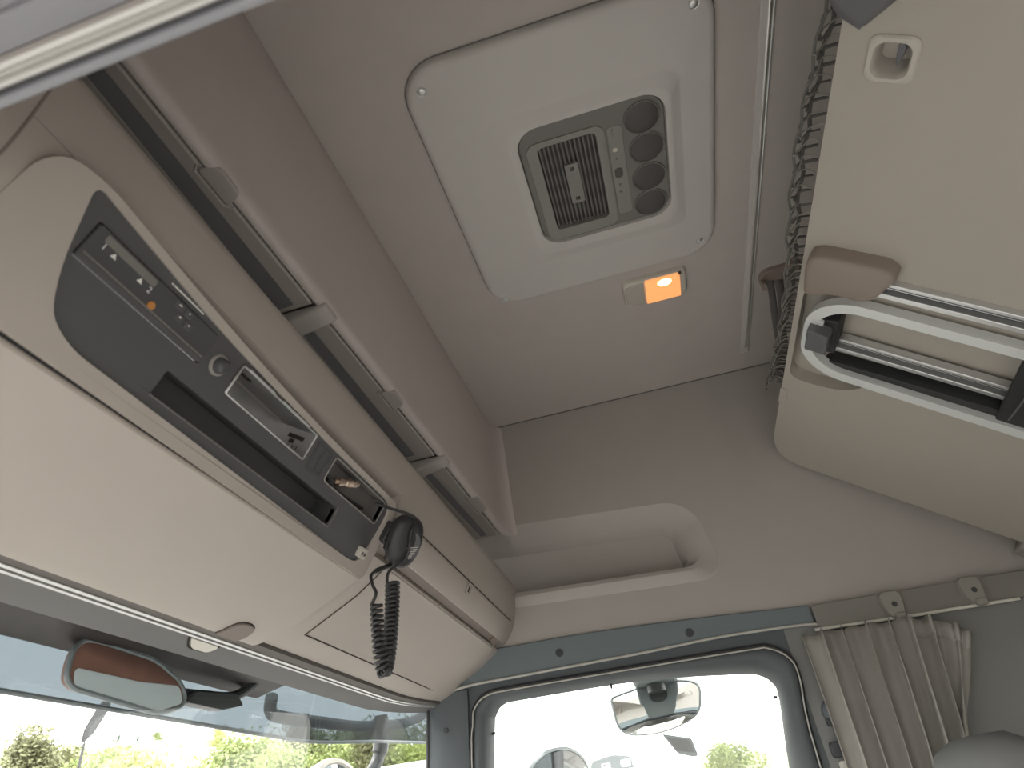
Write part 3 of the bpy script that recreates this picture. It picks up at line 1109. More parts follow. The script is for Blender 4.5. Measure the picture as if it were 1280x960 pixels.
# ------------------------------------------------------------------ folded upper bunk
bu = thing('upper_bunk', 'large beige upper bunk base folded up at the rear', 'bunk', BK(1.0, .6, 0))
out = rpoly([(.15, -.010), (1.905, -.010), (1.985, .030), (1.985, .10), (1.93, .60), (1.92, .68), (.15, .68)], [.03, .06, .07, .04, .02, .02, .03], 8)
rec = rpoly([(1.148, .62), (1.148, .20), (1.160, .08), (1.165, .003), (1.515, .003), (1.515, .09), (1.490, .150), (1.415, .20), (1.40, .62)], [.01, .03, .03, .022, .03, .05, .03, .05, .01], 6)
pok = rrect(.604, .664, .039, .090, .012, 5)
m = MB()
m.plate(out, [rec, pok], BK, -.10, 0)
m.build('base_panel', 'bunk_beige', bu, bevel=.008, seg=3)
m = MB()
m.mbox(BK, 1.142, 1.53, -.001, .63, -.046, -.034)
m.build('ladder_recess', 'bunk_beige', bu, recalc=False)
m = MB()
m.loops([[BK(a, b, h) for a, b in rrect(.597 + e, .670 - e, .030 + e, .099 - e, .016, 6)] for e, h in ((0, -.002), (0, .002), (.003, .005), (.009, .005), (.011, .001), (.013, -.006))]
        + [[BK(a, b, -.036) for a, b in rrect(.612, .655, .044, .086, .01, 6)]], True, False, True)
pk = m.build('latch_pocket', 'pocket_ring', bu, recalc=False, ang=40)
m = MB()
m.prism([(.609, .0715), (.617, .079), (.634, .077), (.650, .0715), (.634, .0685), (.617, .068)], BK, -.034, -.006)
m.build('latch_lever', 'clip_grey', pk, bevel=.001)
m = MB()
cap = rpoly([(1.022, .012), (1.018, .145), (1.035, .168), (1.105, .142), (1.122, .118), (1.120, .055), (1.145, .008), (1.052, .002)], [.03, .012, .014, .02, .02, .03, .012, .02], 6)
m.loops([[BK(a, b, -.01) for a, b in cap], [BK(a, b, .022) for a, b in cap]] + [[BK(1.075 + (a - 1.075) * s_, .08 + (b - .08) * s_, h) for a, b in cap] for s_, h in ((.985, .029), (.94, .034), (.85, .036))], True, True, True)
m.build('recess_cap', 'bunk_cap', bu, ang=50)
for r0 in ((1.0725, 1.0865, .120, .64, .014), (1.103, 1.116, .120, .64, .014), (1.309, 1.323, .078, .64, -.007), (1.342, 1.355, .078, .64, -.007)):
    m = MB()
    h = r0[4]
    m.prism(rrect(r0[0], r0[1], r0[2], r0[3], .002, 2), BK, h - .02, h)
    rl = m.build('rail', 'aluminium', bu, bevel=.0015)
    if r0[1] - r0[0] > .0135:
        m = MB()
        c = (r0[0] + r0[1]) / 2 + .002
        m.mbox(BK, c - .001, c + .001, r0[2] + .002, r0[3] - .002, h - .003, h + .0004)
        m.build('rail_groove', 'plug_dark', rl)
for a0_, a1_, h in ((1.0865, 1.103, .001), (1.323, 1.342, -.020)):
    m = MB()
    m.mbox(BK, a0_, a1_, .12, .63, h - .01, h)
    m.build('rail_channel', 'plug_dark', bu)
m = MB()
m.prism(rrect(1.578, 1.650, -.013, .007, .004, 4), BK, -.06, .0025)
m.build('edge_clip', 'bunk_beige', bu, bevel=.001)
m = MB()
m.mbox(BK, .16, 1.90, .0, .64, -.21, -.10)
m.build('mattress', 'rear_lining', bu, bevel=.03, seg=3)
m = MB()
hy = [(1.935, .645), (1.985, .645), (1.985, .69), (1.935, .69)]
m.prism(hy, BK, -.05, .012)
m.build('hinge_block', 'holder_grey', bu, bevel=.006)

la = thing('bunk_ladder', 'silver rounded ladder frame with black tread stowed in the bunk recess', 'ladder', BK(1.28, .6, .02))
m = MB()
m.plate(rrect(1.139, 1.414, .022, .655, .105, 12), [rrect(1.165, 1.387, .045, .628, .085, 12)], BK, .008, .030)
m.build('frame', 'ladder_silver', la, bevel=.005, seg=3)
m = MB()
m.prism([(1.163, .405), (1.392, .425), (1.392, .555), (1.163, .555)], BK, -.004, .021)
tr = m.build('tread', 'rubber', la, bevel=.004)
for k in range(3):
    m = MB()
    b = .445 + k * .035
    m.mbox(BK, 1.18, 1.375, b - .002, b + .002, .0205, .0235)
    m.build('grip_rib', 'clip_grey', tr, bevel=.0008)
m = MB()
m.prism([(1.372, .09), (1.392, .075), (1.392, .43), (1.365, .43)], BK, -.018, .014)
m.build('side_strip', 'rubber', la, bevel=.002)

lc = thing('ladder_clip', 'dark grey clip holding the ladder frame end on the bunk', 'clip', BK(1.27, .06, 0))
m = MB()
m.prism([(1.232, .034), (1.240, .080), (1.304, .082), (1.304, .036)], BK, .018, .052)
m.build('jaw', 'clip_grey', lc, bevel=.003)
m = MB()
m.prism([(1.222, .050), (1.216, .090), (1.330, .094), (1.335, .060)], BK, -.03, .022)
m.build('base', 'rubber', lc, bevel=.003)
for a in (1.222, 1.312):
    m = MB()
    m.mbox(BK, a, a + .020, .044, .060, .004, .028)
    m.build('spacer', 'ladder_silver', lc, bevel=.002)

# dark bracket at the near end of the bunk
db = thing('bunk_bracket', 'dark grey pointed bracket at the bunk edge by the latch pocket', 'bracket', BK(.50, .0, .03))
m = MB()
shp = rpoly([(.570, .0245), (.545, -.020), (.44, -.050), (.36, -.02), (.36, .10), (.50, .085)], [.012, .03, .03, .02, .02, .03], 6)
m.loops([[BK(a, b, -.02) for a, b in shp], [BK(a, b, .035) for a, b in shp]] + [[BK(.47 + (a - .47) * s_, .03 + (b - .03) * s_, h) for a, b in shp] for s_, h in ((.985, .043), (.93, .05), (.80, .053))], True, True, True)
m.build('arm', 'bunk_dark', db, ang=50)
m = MB()
m.prism(rpoly([(.566, .025), (.556, .010), (.546, .020), (.552, .032)], .003, 3), BK, .03, .048)
m.build('tip', 'clip_grey', db, bevel=.001)

# safety net gathered behind the bunk edge
nt_ = thing('safety_net', 'bunched dark safety net hanging between the bunk edge and the headliner', 'net', (1.1, -.48, .95))


def NP(x, u, w=0.0):
    # u 0..1 across the strip, w stands off it
    z = .945 + .012 * math.sin(x * 9) + (.04 * max(0, (x - 1.45) / .3) ** 2)
    y0 = -.4335 - .006 * math.sin(x * 5)
    wd = .05
    if x > 1.45:
        y0 -= .012 * (x - 1.45)
    ang = u * 2.6
    return (x, y0 - wd * u + .004 * math.sin(x * 60 + u * 7), z + .028 * math.sin(ang) + w)


k = 0
x = .42
while x < 1.74:
    pitch = .034 if x < 1.0 else (.027 if x < 1.3 else .021)
    p = [NP(x + .005 * math.sin(i / 8 * 5 + k), i / 8, -.012 + .003 * math.sin(k * 2.1)) for i in range(9)]
    m = MB()
    m.tube(p, .0016, 5)
    m.build('cross_cord', 'net_cord', nt_)
    m = MB()
    q0 = [NP(x + pitch * .15, .02, -.004), NP(x + pitch * .45, .20, -.006), NP(x + pitch * .9, .28, -.004), NP(x + pitch * .55, .5, -.006), NP(x + pitch * .35, 1.0, -.002)]
    m.tube(spline(q0, 3), .0034, 6, flat=.45)
    m.build('web', 'net_dark', nt_)
    x += pitch
    k += 1
m = MB()
m.tube(spline([NP(a, .04, -.002) for a in xs(.40, 1.76, 40)], 2), .0028, 6)
m.build('border_cord', 'net_dark', nt_)
m = MB()
m.tube(spline([NP(a, .62, .0) for a in xs(.40, 1.76, 40)], 2), .004, 6)
m.build('border_cord', 'net_dark', nt_)

nh = thing('net_anchor', 'beige net anchor on the headliner with a dark strap', 'anchor', (1.51, -.53, ZC))
m = MB()
m.prism(rpoly([(1.492, -.50), (1.488, -.60), (1.560, -.60), (1.552, -.488), (1.515, -.482)], .012, 4), CE, -.002, .016)
m.build('plate', 'bunk_cap', nh, bevel=.004)
m = MB()
m.prism(rpoly([(1.517, -.484), (1.552, -.490), (1.550, -.502), (1.520, -.497)], .004, 3), CE, .012, .034)
m.build('lug', 'bunk_cap', nh, bevel=.003)
m = MB()
m.tube(spline([(1.535, -.515, ZC - .015), (1.56, -.512, ZC - .05), (1.60, -.505, 1.12), (1.66, -.500, 1.05), (1.70, -.492, 1.0), (1.735, -.482, .985)], 6), .010, 8, flat=.25)
m.build('strap', 'net_dark', nh)
m = MB()
m.tube(spline([(1.54, -.54, ZC - .015), (1.57, -.535, ZC - .06), (1.62, -.52, 1.10), (1.70, -.505, 1.0)], 6), .012, 8, flat=.3)
m.build('strap', 'net_dark', nh)

# ------------------------------------------------------------------ curtain track on the side wall, curtain, belt
cr = thing('curtain_track', 'grey curtain track with pale rail and two clips on the side wall', 'track', (1.98, -.7, .36))
CT = lambda a, b, h: (1.985 - h, a, b)
m = MB()
m.prism([(-.388, .342), (-1.28, .334), (-1.28, .400), (-.93, .402), (-.388, .410)], CT, -.016, .008)
m.build('backing', 'rail_grey', cr, bevel=.002)
m = MB()
m.tube([(1.972, -.375, .3455), (1.972, -.642, .338), (1.972, -.885, .334)], .0042, 8)
m.build('rail', 'rail_white', cr)
for y in (-.588, -.788):
    m = MB()
    sh = rpoly([(y + .026, .409), (y - .026, .407), (y - .028, .375), (y - .018, .338), (y + .020, .340), (y + .030, .378)], [.014, .014, .02, .012, .012, .02], 5)
    m.loops([[CT(a, b, -.01) for a, b in sh], [CT(a, b, .018) for a, b in sh], [CT(y + (a - y) * .9, .373 + (b - .373) * .93, .025) for a, b in sh]], True, True, True)
    c = m.build('clip', 'holder_grey', cr, ang=45)
    m = MB()
    m.lathe([(.0003, 0), (.007, 0), (.007, .0015), (.0003, .0005)], CT(y - .002, .372, .0246), (-1, 0, 0), 14)
    m.build('screw_hole', 'plug_dark', c)
    m = MB()
    m.prism(rrect(y - .020, y + .008, .332, .350, .006, 4), CT, .012, .030)
    m.build('lug', 'holder_grey', c, bevel=.004)

cu = thing('side_curtain', 'pleated grey brown curtain hanging behind the far door', 'curtain', (1.95, -.5, -.5))
m = MB()
nu, nv = 150, 44
rows = []
for j in range(nv + 1):
    v = j / nv
    row = []
    for i in range(nu + 1):
        u = i / nu
        top_y = -.345 - .385 * u
        bot_y = -.335 - .30 * u
        drop = v
        zt = .338 - .010 * math.sin(u * PI * 13) ** 2 - (.062 * max(0, (u - .66) / .34) ** 1.6)
        zb = -.62
        z = zt + (zb - zt) * v
        yy = top_y + (bot_y - top_y) * min(1, v * 2.2)
        if u > .8:
            yy += .11 * ((u - .8) / .2) * min(1, v * 3.0) ** 1.3
        ph = u * 7.2 * 2 * PI + .8 * math.sin(u * 9) + 1.2 * v
        am_ = .020 + .010 * min(1, v * 3)
        fine = .007 * math.sin(u * 19 * 2 * PI + 1.0) * max(0, 1 - v * 7)
        fade = 1.0 - .75 * max(0, (u - .72) / .28) * max(0, 1 - v * 2)
        xx = 1.945 + am_ * fade * math.sin(ph) + fine - .015 * min(1, v * 4)
        yy += .012 * math.cos(ph) * fade
        row.append((xx, yy, z))
    rows.append(row)
m.loops(rows, False)
cl = m.build('cloth', 'curtain', cu, recalc=False, ang=80)
so = cl.modifiers.new('thickness', 'SOLIDIFY')
so.thickness = .002
m = MB()
m.loops([[add3(p, (-.0015, 0, 0)) for p in row[105:]] for row in rows[:3]], False)
hm = m.build('hem', 'hem', cl, recalc=False, ang=80)
so = hm.modifiers.new('thickness', 'SOLIDIFY')
so.thickness = .003

sb = thing('belt_anchor', 'dark seat belt anchor with its strap on the door pillar', 'seat belt', (1.99, -.34, .1))
m = MB()
m.lathe([(.001, 0), (.030, 0), (.030, .012), (.024, .022), (.012, .026), (.001, .026)], (1.996, -.352, .152), (-1, 0, 0), 20)
m.build('cover', 'trim_dark', sb, ang=50)
m = MB()
m.prism(rrect(-.390, -.325, .118, .140, .008, 4), SW, .0, .022)
m.build('guide_loop', 'plug_dark', sb, bevel=.003)
m = MB()
m.prism([(-.337, .13), (-.385, .13), (-.372, -.55), (-.324, -.55)], SW, .006, .0085)
m.build('strap', 'plug_dark', sb)
m = MB()
m.prism(rrect(-.38, -.312, .050, .085, .008, 4), SW, .0, .026)
m.build('height_slider', 'plug_dark', sb, bevel=.003)
m = MB()
m.plate(rrect(-.372, -.320, .005, .042, .006, 4), [rrect(-.356, -.336, .0, .028, .005, 3)] if False else [rrect(-.354, -.338, .012, .030, .005, 3)], SW, .004, .014)
m.build('buckle_plate', 'tab_white', sb, bevel=.001)

# ------------------------------------------------------------------ passenger seat (only its headrest reaches the picture)
se = thing('passenger_seat', 'grey cloth passenger seat, its rounded headrest top below the curtain', 'seat', (1.58, -.45, -.86))


def cushion(name, x0, x1, y0, y1, z0, z1, r, lean=0.0, mt='seat_grey'):
    m = MB()
    ls = []
    n = 10
    for i in range(n + 1):
        t = i / n
        z = z0 + (z1 - z0) * t
        e = max(0, abs(t - .5) * 2)
        ins = r * (1 - math.sqrt(max(0, 1 - max(0, (e - (1 - 2 * r / (z1 - z0))) / (2 * r / (z1 - z0))) ** 2)))
        ins = min(ins, r * .95)
        dy = -lean * t
        ls.append([(a, b, z) for a, b in rrect(x0 + ins, x1 - ins, y0 + ins * .7 + dy, y1 - ins * .7 + dy, r, 6)])
    m.loops(ls, True, True, True)
    return m.build(name, mt, se, ang=60)


cushion('headrest', 1.43, 1.74, -.560, -.428, -.16, .042, .055, .02)
cushion('backrest', 1.33, 1.84, -.60, -.44, -.62, -.14, .06, .03)
cushion('seat_cushion', 1.33, 1.84, -.52, -.02, -.62, -.46, .06)
m = MB()
m.box((1.40, -.48, -.86), (1.77, -.08, -.62))
m.build('pedestal', 'clip_grey', se, bevel=.02)

# dashboard below the windscreen
da = thing('dashboard', 'grey moulded dashboard below the windscreen', 'dashboard', (1.0, .7, -.86))
m = MB()
m.loops([[WP(x, *p) for p in ((.40, -.858), (.38, -.70), (.42, -.52), (.50, -.46), (.62, -.435), (.835, -.46), (.845, -.858))] for x in xs(XN + .01, 1.96, 8)], True, True, True)
m.build('moulding', 'dash_grey', da, bevel=.02, seg=3)

# ------------------------------------------------------------------ outside the glass
VY = lambda z: GY(z) + .165 + (.36 - z) * .25
VP = lambda x, z: (x, VY(z) * SK(x) - .115 * max(0, min(1, (x - 1.72) / .28)) ** 2.2 - .2 * max(0, x - 2.0), z + .03 * max(0, x - 2.0))
vi = thing('sun_visor', 'blue tinted exterior sun visor across the top of the windscreen', 'visor', (1.0, 1.02, .30))
m = MB()
m.loops([[VP(x, z) for z in (.262, .27, .29, .31, .34, .375)] for x in xs(.0, 2.62, 52)], False)
m.build('tinted_sheet', 'visor_tint', vi, recalc=False)
m = MB()
m.tube([VP(x, .2605) for x in xs(.0, 2.62, 52)], .0045, 8)
m.build('lower_edge', 'mirror_grey', vi)
m = MB()
m.loops([[WP(x, *p) for p in ((.864, .350), (1.000, .318), (1.012, .35), (1.012, .50), (.864, .50))] for x in xs(.0, 1.46, 20)], True, True, True)
structure(m.build('trim_4', 'cab_front_dark', bevel=.006), 'dark roof edge above the windscreen outside')

fm = thing('front_mirror', 'front mirror head outside the windscreen, reflections painted reddish above and pale below', 'mirror', (1.06, 1.12, .30))
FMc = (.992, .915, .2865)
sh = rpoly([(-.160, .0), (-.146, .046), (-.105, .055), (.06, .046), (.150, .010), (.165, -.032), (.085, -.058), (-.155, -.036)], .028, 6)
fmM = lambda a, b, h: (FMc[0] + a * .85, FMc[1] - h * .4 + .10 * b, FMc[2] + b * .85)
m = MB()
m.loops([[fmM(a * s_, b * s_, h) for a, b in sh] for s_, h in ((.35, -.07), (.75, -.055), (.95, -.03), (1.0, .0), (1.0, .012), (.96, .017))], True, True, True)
m.build('housing', 'reflection_red', fm, ang=50)  # the reddish reflection is put into the housing colour
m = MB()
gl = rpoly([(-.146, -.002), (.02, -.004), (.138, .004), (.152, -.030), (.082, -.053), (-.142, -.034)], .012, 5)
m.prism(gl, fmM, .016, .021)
m.build('lower_reflection', 'reflection_pale', fm, bevel=.002)  # pale plate painted in place of a bright reflection in mirror glass
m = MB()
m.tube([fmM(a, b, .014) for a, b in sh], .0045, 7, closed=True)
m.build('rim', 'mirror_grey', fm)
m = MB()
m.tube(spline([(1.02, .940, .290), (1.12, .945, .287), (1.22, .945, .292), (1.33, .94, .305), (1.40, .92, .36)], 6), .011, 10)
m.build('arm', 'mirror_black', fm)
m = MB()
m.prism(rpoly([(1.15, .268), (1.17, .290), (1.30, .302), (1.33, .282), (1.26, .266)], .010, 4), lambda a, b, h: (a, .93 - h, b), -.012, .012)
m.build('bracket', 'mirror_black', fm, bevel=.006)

ma = thing('mirror_arm', 'black tubular mirror arm outside the far corner of the windscreen', 'mirror arm', (2.28, 1.05, .34))
m = MB()
m.tube(spline([(1.604, 1.03, .350), (1.640, 1.05, .318), (1.72, 1.05, .313), (1.90, 1.05, .319), (2.098, 1.05, .326), (2.276, 1.05, .342), (2.52, 1.05, .371), (2.66, 1.05, .40), (2.78, 1.03, .44), (2.80, .80, .52)], 6), .016, 10)
m.build('tube', 'mirror_black', ma)
m = MB()
m.tube(spline([(2.284, 1.035, .373), (2.288, 1.035, .34), (2.296, 1.04, .288), (2.29, 1.05, .24), (2.262, 1.06, .205), (2.22, 1.08, .17)], 6), [.022] * 10 + [.026] * 6 + [.020] * 15, 12)
m.build('post', 'mirror_black', ma)

rm = thing('ramp_mirror', 'pale rounded mirror head at the lower edge of the windscreen', 'mirror', (2.15, 1.12, .10))
sh = rpoly([(-.20, -.06), (-.13, .115), (.03, .135), (.16, .08), (.23, -.06), (.10, -.14), (-.12, -.14)], .06, 6)
rmM = lambda a, b, h: (2.13 + a, 1.12 - h, .118 + b)
m = MB()
m.loops([[rmM(a * s_, b * s_, h) for a, b in sh] for s_, h in ((.5, -.07), (.9, -.04), (1.0, .0), (.99, .012), (.90, .016), (.86, .008))], True, True, False)
m.build('housing', 'lamp_white', rm, ang=50)
m = MB()
m.loops([[rmM(a * s_, b * s_, h) for a, b in sh] for s_, h in ((.86, .009), (.4, .012), (.1, .013))], True, False, True)
m.build('mirror_glass', 'mirror_glass', rm, ang=60)

# kerb mirror over the far door
km = thing('kerb_mirror', 'wide kerb mirror hanging outside over the far door window', 'mirror', (2.35, .1, .25))
ksh = rpoly([(.246, .312), (.150, .330), (.035, .337), (-.030, .322), (-.046, .300), (-.024, .222), (.088, .184), (.205, .193), (.236, .222)], [.012, .05, .05, .02, .02, .03, .06, .03, .02], 6)
kc = (.105, .258)
kM = lambda a, b, h: (2.31 - h * .9 + (b - .258) * .35, a, b - .10 * h)
m = MB()
m.loops([[kM(kc[0] + (a - kc[0]) * s_, kc[1] + (b - kc[1]) * s_ + dz, h) for a, b in ksh] for s_, h, dz in ((.4, -.075, .03), (.85, -.06, .02), (1.0, -.03, .012), (1.02, 0, 0), (1.02, .008, 0), (.985, .011, 0), (.965, .006, 0))], True, True, False)
m.build('housing', 'mirror_grey', km, ang=50)
m = MB()
m.loops([[kM(kc[0] + (a - kc[0]) * s_, kc[1] + (b - kc[1]) * s_, h) for a, b in ksh] for s_, h in ((.968, .007), (.8, .014), (.6, .020), (.4, .024), (.2, .0265), (.05, .027))], True, False, True)
m.build('mirror_glass', 'mirror_glass', km, ang=60)
m = MB()
m.prism(rrect(.02, .16, .328, .365, .01, 4), lambda a, b, h: (2.055 + h, a, b), 0, .30)
m.build('bracket', 'mirror_grey', km, bevel=.006)
m = MB()
m.lathe([(.001, -.02), (.03, -.015), (.03, .02), (.001, .025)], (2.30, .09, .318), (0, 0, 1), 16)
m.build('swivel', 'mirror_black', km)
m = MB()
m.prism(rpoly([(.108, .190), (.020, .166), (.012, .118), (.028, .116), (.074, .132)], .006, 4), lambda a, b, h: (2.36 + h, a, b), -.012, .012)
m.build('lower_lens', 'mirror_grey', km, bevel=.004)
m = MB()
m.prism(rpoly([(.095, .180), (.028, .161), (.022, .126), (.072, .138)], .004, 3), lambda a, b, h: (2.347 - h, a, b), 0, .002)
m.build('lens_face', 'post_grey', km)

wm = thing('wing_mirror', 'dark main wing mirror head outside the far door', 'mirror', (2.6, .5, 0))
wsh = rpoly([(.645, -.35), (.640, .14), (.585, .205), (.500, .226), (.425, .20), (.398, .13), (.40, -.35)], [.03, .06, .06, .05, .04, .03, .03], 6)
wc = (.52, -.05)
wM = lambda a, b, h: (2.60 - h * .75, a - h * .65, b)
m = MB()
m.loops([[wM(wc[0] + (a - wc[0]) * s_, wc[1] + (b - wc[1]) * s_, h) for a, b in wsh] for s_, h in ((.55, -.13), (.85, -.10), (.97, -.05), (1.0, 0), (1.0, .02), (.96, .025))], True, True, False)
m.build('housing', 'mirror_grey', wm, ang=50)
m = MB()
m.loops([[wM(wc[0] + (a - wc[0]) * s_, wc[1] + (b - wc[1]) * s_, h) for a, b in wsh] for s_, h in ((.955, .020), (.5, .023), (.1, .024))], True, False, True)
m.build('mirror_glass', 'mirror_glass', wm, ang=60)

# ------------------------------------------------------------------ yard, hill, trees, lorries
ZG = -2.25
m = MB()
m.box((-60, -80, ZG - .2), (160, 160, ZG))
structure(m.build('ground', 'asphalt', smooth=False), 'pale yard surface around the truck')
m = MB()
rows = []
for i in range(25):
    t = i / 24
    az = R(-12 + 84 * t)
    row = []
    for r_, e in ((70, 0), (110, 2.0), (160, 6.0), (220, 13), (300, 40), (380, 56), (430, 58), (520, 20)):
        hgt = ZG - .3 + e * (0.35 + .65 * min(1, max(0, (t - .15) / .45)))
        row.append((r_ * math.cos(az), r_ * math.sin(az), hgt))
    rows.append(row)
m.loops(rows, False)
structure(m.build('hillside', 'meadow', recalc=False, ang=80), 'pale green hillside beyond the yard')


def make_tree(name, h, w, leafm, n, conifer=False, seed=1):
    rnd = random.Random(seed)
    t = thing(name, None, 'tree', (0, 0, 0))
    m = MB()
    m.tube([(0, 0, 0), (w * .02, 0, h * .25), (-w * .01, w * .01, h * .6), (0, 0, h * .88)], [h * .022, h * .018, h * .010, h * .004], 7)
    for k in range(6):
        a = rnd.uniform(0, 6.28)
        z = h * rnd.uniform(.25, .6)
        m.tube([(0, 0, z), (math.cos(a) * w * .2, math.sin(a) * w * .2, z + h * .08), (math.cos(a) * w * .36, math.sin(a) * w * .36, z + h * .2)], [h * .008, h * .005, h * .002], 5)
    m.build('trunk', 'bark', t)
    m = MB()
    blobs = []
    for k in range(46):
        z = h * rnd.uniform(.22, .95)
        tz = z / h
        rad = (w * .5) * ((1.05 - tz) if conifer else math.sin(PI * min(1, max(.05, (tz - .12) / .92))) ** .6)
        a = rnd.uniform(0, 6.28)
        rr = rad * rnd.uniform(.15, .85)
        blobs.append((math.cos(a) * rr, math.sin(a) * rr, z, rnd.uniform(.10, .2) * w))
    for i in range(n):
        bx_, by_, bz_, br = rnd.choice(blobs)
        d = Vector((rnd.gauss(0, 1), rnd.gauss(0, 1), rnd.gauss(0, 1))).normalized() * (br * rnd.uniform(.5, 1.1))
        c = Vector((bx_, by_, bz_)) + d
        s_ = w * rnd.uniform(.011, .022)
        u = Vector((rnd.gauss(0, 1), rnd.gauss(0, 1), rnd.gauss(0, 1))).normalized()
        q = u.orthogonal().normalized()
        k0 = len(m.v)
        m.v += [tuple(c + u * s_), tuple(c + q * s_ * .7), tuple(c - u * s_), tuple(c - q * s_ * .7)]
        m.f.append((k0, k0 + 1, k0 + 2, k0 + 3))
    me = bpy.data.meshes.new('crown')
    me.from_pydata(m.v, [], m.f)
    me.materials.append(MATS[leafm])
    o = bpy.data.objects.new('crown', me)
    COL.objects.link(o)
    attach(o, t)
    return t


def plant(src, loc, sc, rz, label, group, first):
    if first:
        r = src
    else:
        r = src.copy()
        COL.objects.link(r)
        for ch in list(src.children):
            c = ch.copy()
            COL.objects.link(c)
            c.parent = r
    r.location = loc
    r.scale = (sc, sc, sc)
    r.rotation_euler = (0, 0, rz)
    tag(r, label, 'tree', group)
    return r


def polar(az, d, z=ZG):
    return (d * math.cos(R(az)), d * math.sin(R(az)), z)


T1 = make_tree('tall_tree', 11, 8.0, 'leaf_olive', 11000, True, 3)
T2 = make_tree('round_tree', 9, 8, 'leaf_spring', 11000, False, 4)
T3 = make_tree('shrub', 5, 6, 'leaf_yellow', 7000, False, 5)
T4 = make_tree('fir', 10, 5, 'leaf_conifer', 7000, True, 6)
T5 = make_tree('copper_tree', 9, 8, 'leaf_copper', 7000, False, 8)
plant(T1, polar(47.5, 52), .98, .3, 'tall olive green tree nearest the left end of the windscreen', 'trees beyond the yard', True)
plant(T1, polar(53.5, 60), 1.0, 1.3, 'olive tree cut by the left edge of the picture', 'trees beyond the yard', False)
plant(T2, polar(43.2, 66), 1.2, .7, 'green tree just behind the lamp post', 'trees beyond the yard', True)
plant(T3, polar(41.4, 46), 1.55, .2, 'bright yellow green shrub right of the lamp post', 'trees beyond the yard', True)
plant(T1, polar(45.6, 74), 1.12, 2.2, 'olive tree between the lamp post and the tall left tree', 'trees beyond the yard', False)
wood = []
rn = random.Random(11)
k = 0
used = {'T4': False, 'T5': False}
RL = ['rightmost', 'second from the right', 'third from the right', 'fourth from the right', 'middle', 'fourth from the left', 'third from the left', 'second from the left', 'leftmost']
for i in range(9):
    az = 19.8 + i * 1.75
    src = T2 if i % 3 else T1
    d = 50 if i % 2 else 70
    sc = d / 60 * (1.08 if az < 31 else 1.04) * rn.uniform(.92, 1.08) * (.88 if az < 22 else 1.0)
    plant(src, polar(az, d), sc, rn.uniform(0, 6), 'pale green tree under the visor edge, ' + RL[i] + ' in the row', 'row of trees under the visor', False)
for i in range(9):
    az = 33.0 + i * 1.2
    d = 392 + 14 * (i % 2)
    zh = 54.0 - .9 * abs(az - 41)
    plant(T4 if i % 3 else T2, (d * math.cos(R(az)), d * math.sin(R(az)), ZG + zh), .85 * rn.uniform(.85, 1.1), rn.uniform(0, 6), 'distant dark tree on the ridge of the hill', 'trees on the far ridge', i == 1)
plant(T5, polar(36.1, 366, ZG + 49.5), .95, .4, 'distant reddish tree below the ridge of the hill', None, True)
plant(T3, polar(36.3, 340, ZG + 45), 1.5, .4, 'distant yellow tree on the slope below the reddish one', None, False)
BL = ['next to the lamp post', 'left of the middle', 'in the middle', 'right of the middle', 'next to the green row']
for i in range(5):
    az = 40.2 - i * 1.6
    plant(T3 if i % 2 else T2, polar(az, (100 if i == 3 else 80) if i % 2 else 92), 1.25 if i % 2 else .95, i * 1.1, 'low bush at the foot of the hill, ' + BL[i], 'bushes at the foot of the hill', False)
plant(T2, polar(-1.9, 45), .54, 2.0, 'bright green tree seen through the far door window', None, False)

# lamp post in the yard
po_ = thing('lamp_post', 'thin street lamp post with a slanted head beyond the windscreen', 'lamp post', polar(44.6, 40))
bx_, by_, _ = polar(44.6, 40)
m = MB()
m.tube([(bx_, by_, ZG), (bx_, by_, ZG + 4), (bx_, by_, ZG + 7.9)], [.10, .085, .06], 10)
m.build('post', 'post_grey', po_)
m = MB()
hx, hy_, _ = polar(44.05, 40)
m.loops([[(bx_ + (hx - bx_) * t + q * 0.10 * s_, by_ + (hy_ - by_) * t - q * .1 * s_, ZG + 8.2 + t * 1.0 + w * s_) for q, w in ((-1, -.06), (1, -.06), (1, .06), (-1, .06))] for t, s_ in ((-.2, .6), (.2, 1.6), (1.2, 1.8), (1.7, .7))], True, True, True)
m.build('lamp_head', 'post_grey', po_, bevel=.02)
m = MB()
m.tube([(bx_, by_, ZG + 7.85), (bx_, by_, ZG + 8.2)], .04, 8)
m.build('neck', 'post_grey', po_)

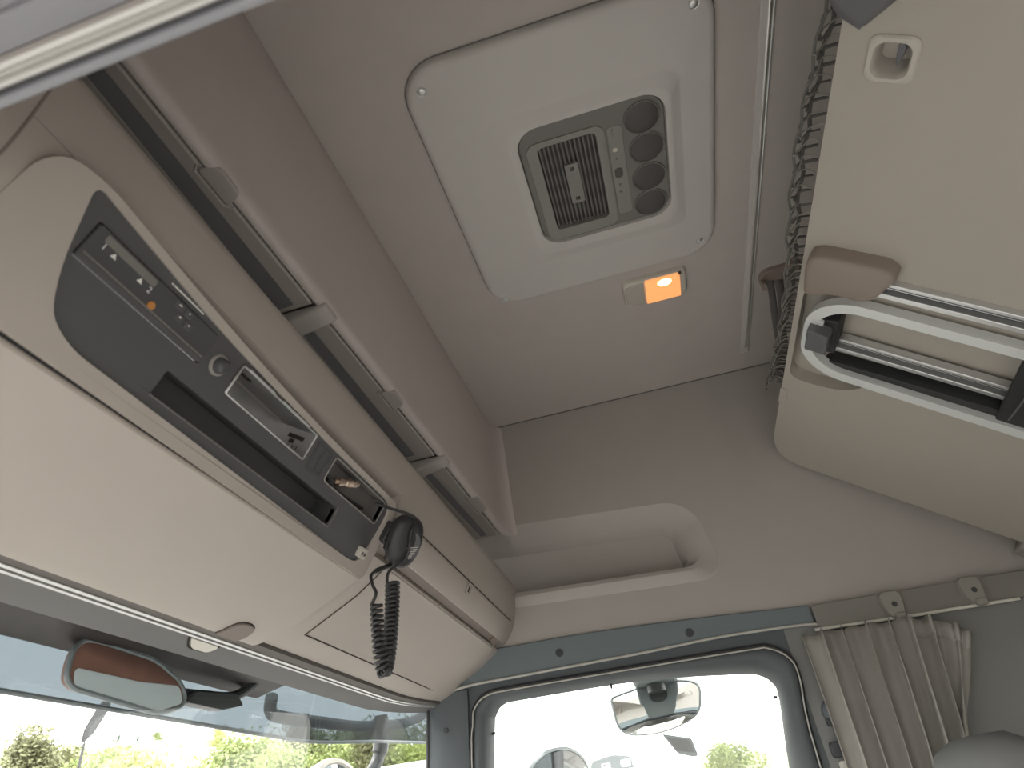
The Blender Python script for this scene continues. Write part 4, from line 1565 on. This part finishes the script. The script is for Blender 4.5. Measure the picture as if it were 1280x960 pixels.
# another lorry, parked across the yard
lo = thing('parked_lorry', 'parked lorry cab with dark roof sign far outside the door window', 'lorry', (20.5, 2.3, ZG))
LM = lambda a, b, h: (20.0 + h, a, b)
m = MB()
m.prism(rpoly([(1.20, ZG + .5), (3.6, ZG + .5), (3.6, ZG + 2.6), (3.5, ZG + 3.2), (1.3, ZG + 3.2), (1.20, ZG + 2.6)], .15, 4), LM, 0, 2.2)
m.build('cab', 'lorry_white', lo, bevel=.05)
m = MB()
m.prism(rpoly([(1.82, .88), (3.05, .98), (2.95, 1.24), (2.35, 1.33), (1.88, 1.24)], .08, 4), LM, .1, 1.6)
rs = m.build('roof_sign', 'lorry_dark', lo, bevel=.04)
m = MB()
m.prism(rrect(1.90, 2.16, 1.0, 1.17, .05, 4), LM, .06, .11)
m.build('roof_lamp', 'lorry_white', lo, bevel=.01)
text_mesh('ER', .26, lambda a, b, h: (20.0 + .095, 2.56 - a, 1.05 + b), 0, 0, 0, 'lorry_white', rs)
m = MB()
m.prism(rrect(1.4, 3.4, ZG + 1.5, ZG + 2.5, .08, 4), LM, -.02, .03)
m.build('windscreen', 'lorry_glass', lo)
wl0 = None
for y in (1.35, 3.45):
    for dx in (.7, 3.0):
        if wl0 is None:
            m = MB()
            m.lathe([(.15, -.14), (.42, -.14), (.5, -.10), (.5, .10), (.42, .14), (.15, .14)], (0, 0, 0), (0, 1, 0), 24)
            wl0 = m.build('wheel', 'rubber', lo, loc=(20.0 + dx, y, ZG + .5))
        else:
            copy_part(wl0, lo, (20.0 + dx, y, ZG + .5))
m = MB()
m.box((22.3, 1.2, ZG + .9), (24.5, 3.6, ZG + 1.15))
m.build('chassis', 'lorry_dark', lo)
m = MB()
m.box((21.9, 1.7, ZG + .75), (22.6, 3.1, ZG + 1.0))
m.build('chassis_beam', 'lorry_dark', lo)

tr_ = thing('white_trailer', 'white box trailer at the foot of the windscreen by the pillar', 'trailer', polar(22, 20))
bx_, by_, _ = polar(22.2, 21)
m = MB()
m.box((bx_ - .6, by_ - 1.1, ZG + 1.0), (bx_ + 5, by_ + 1.1, ZG + 4.05))
m.build('box', 'lorry_white', tr_, bevel=.12, seg=3)
m = MB()
m.box((bx_ - .4, by_ - 1.0, ZG + .85), (bx_ + 4.8, by_ + 1.0, ZG + 1.0))
m.build('frame', 'lorry_dark', tr_)
for dx in (.6, 1.8, 3.6):
    for dy in (-.85, .85):
        copy_part(wl0, tr_, (bx_ + dx, by_ + dy, ZG + .5))
bpy.context.view_layer.update()
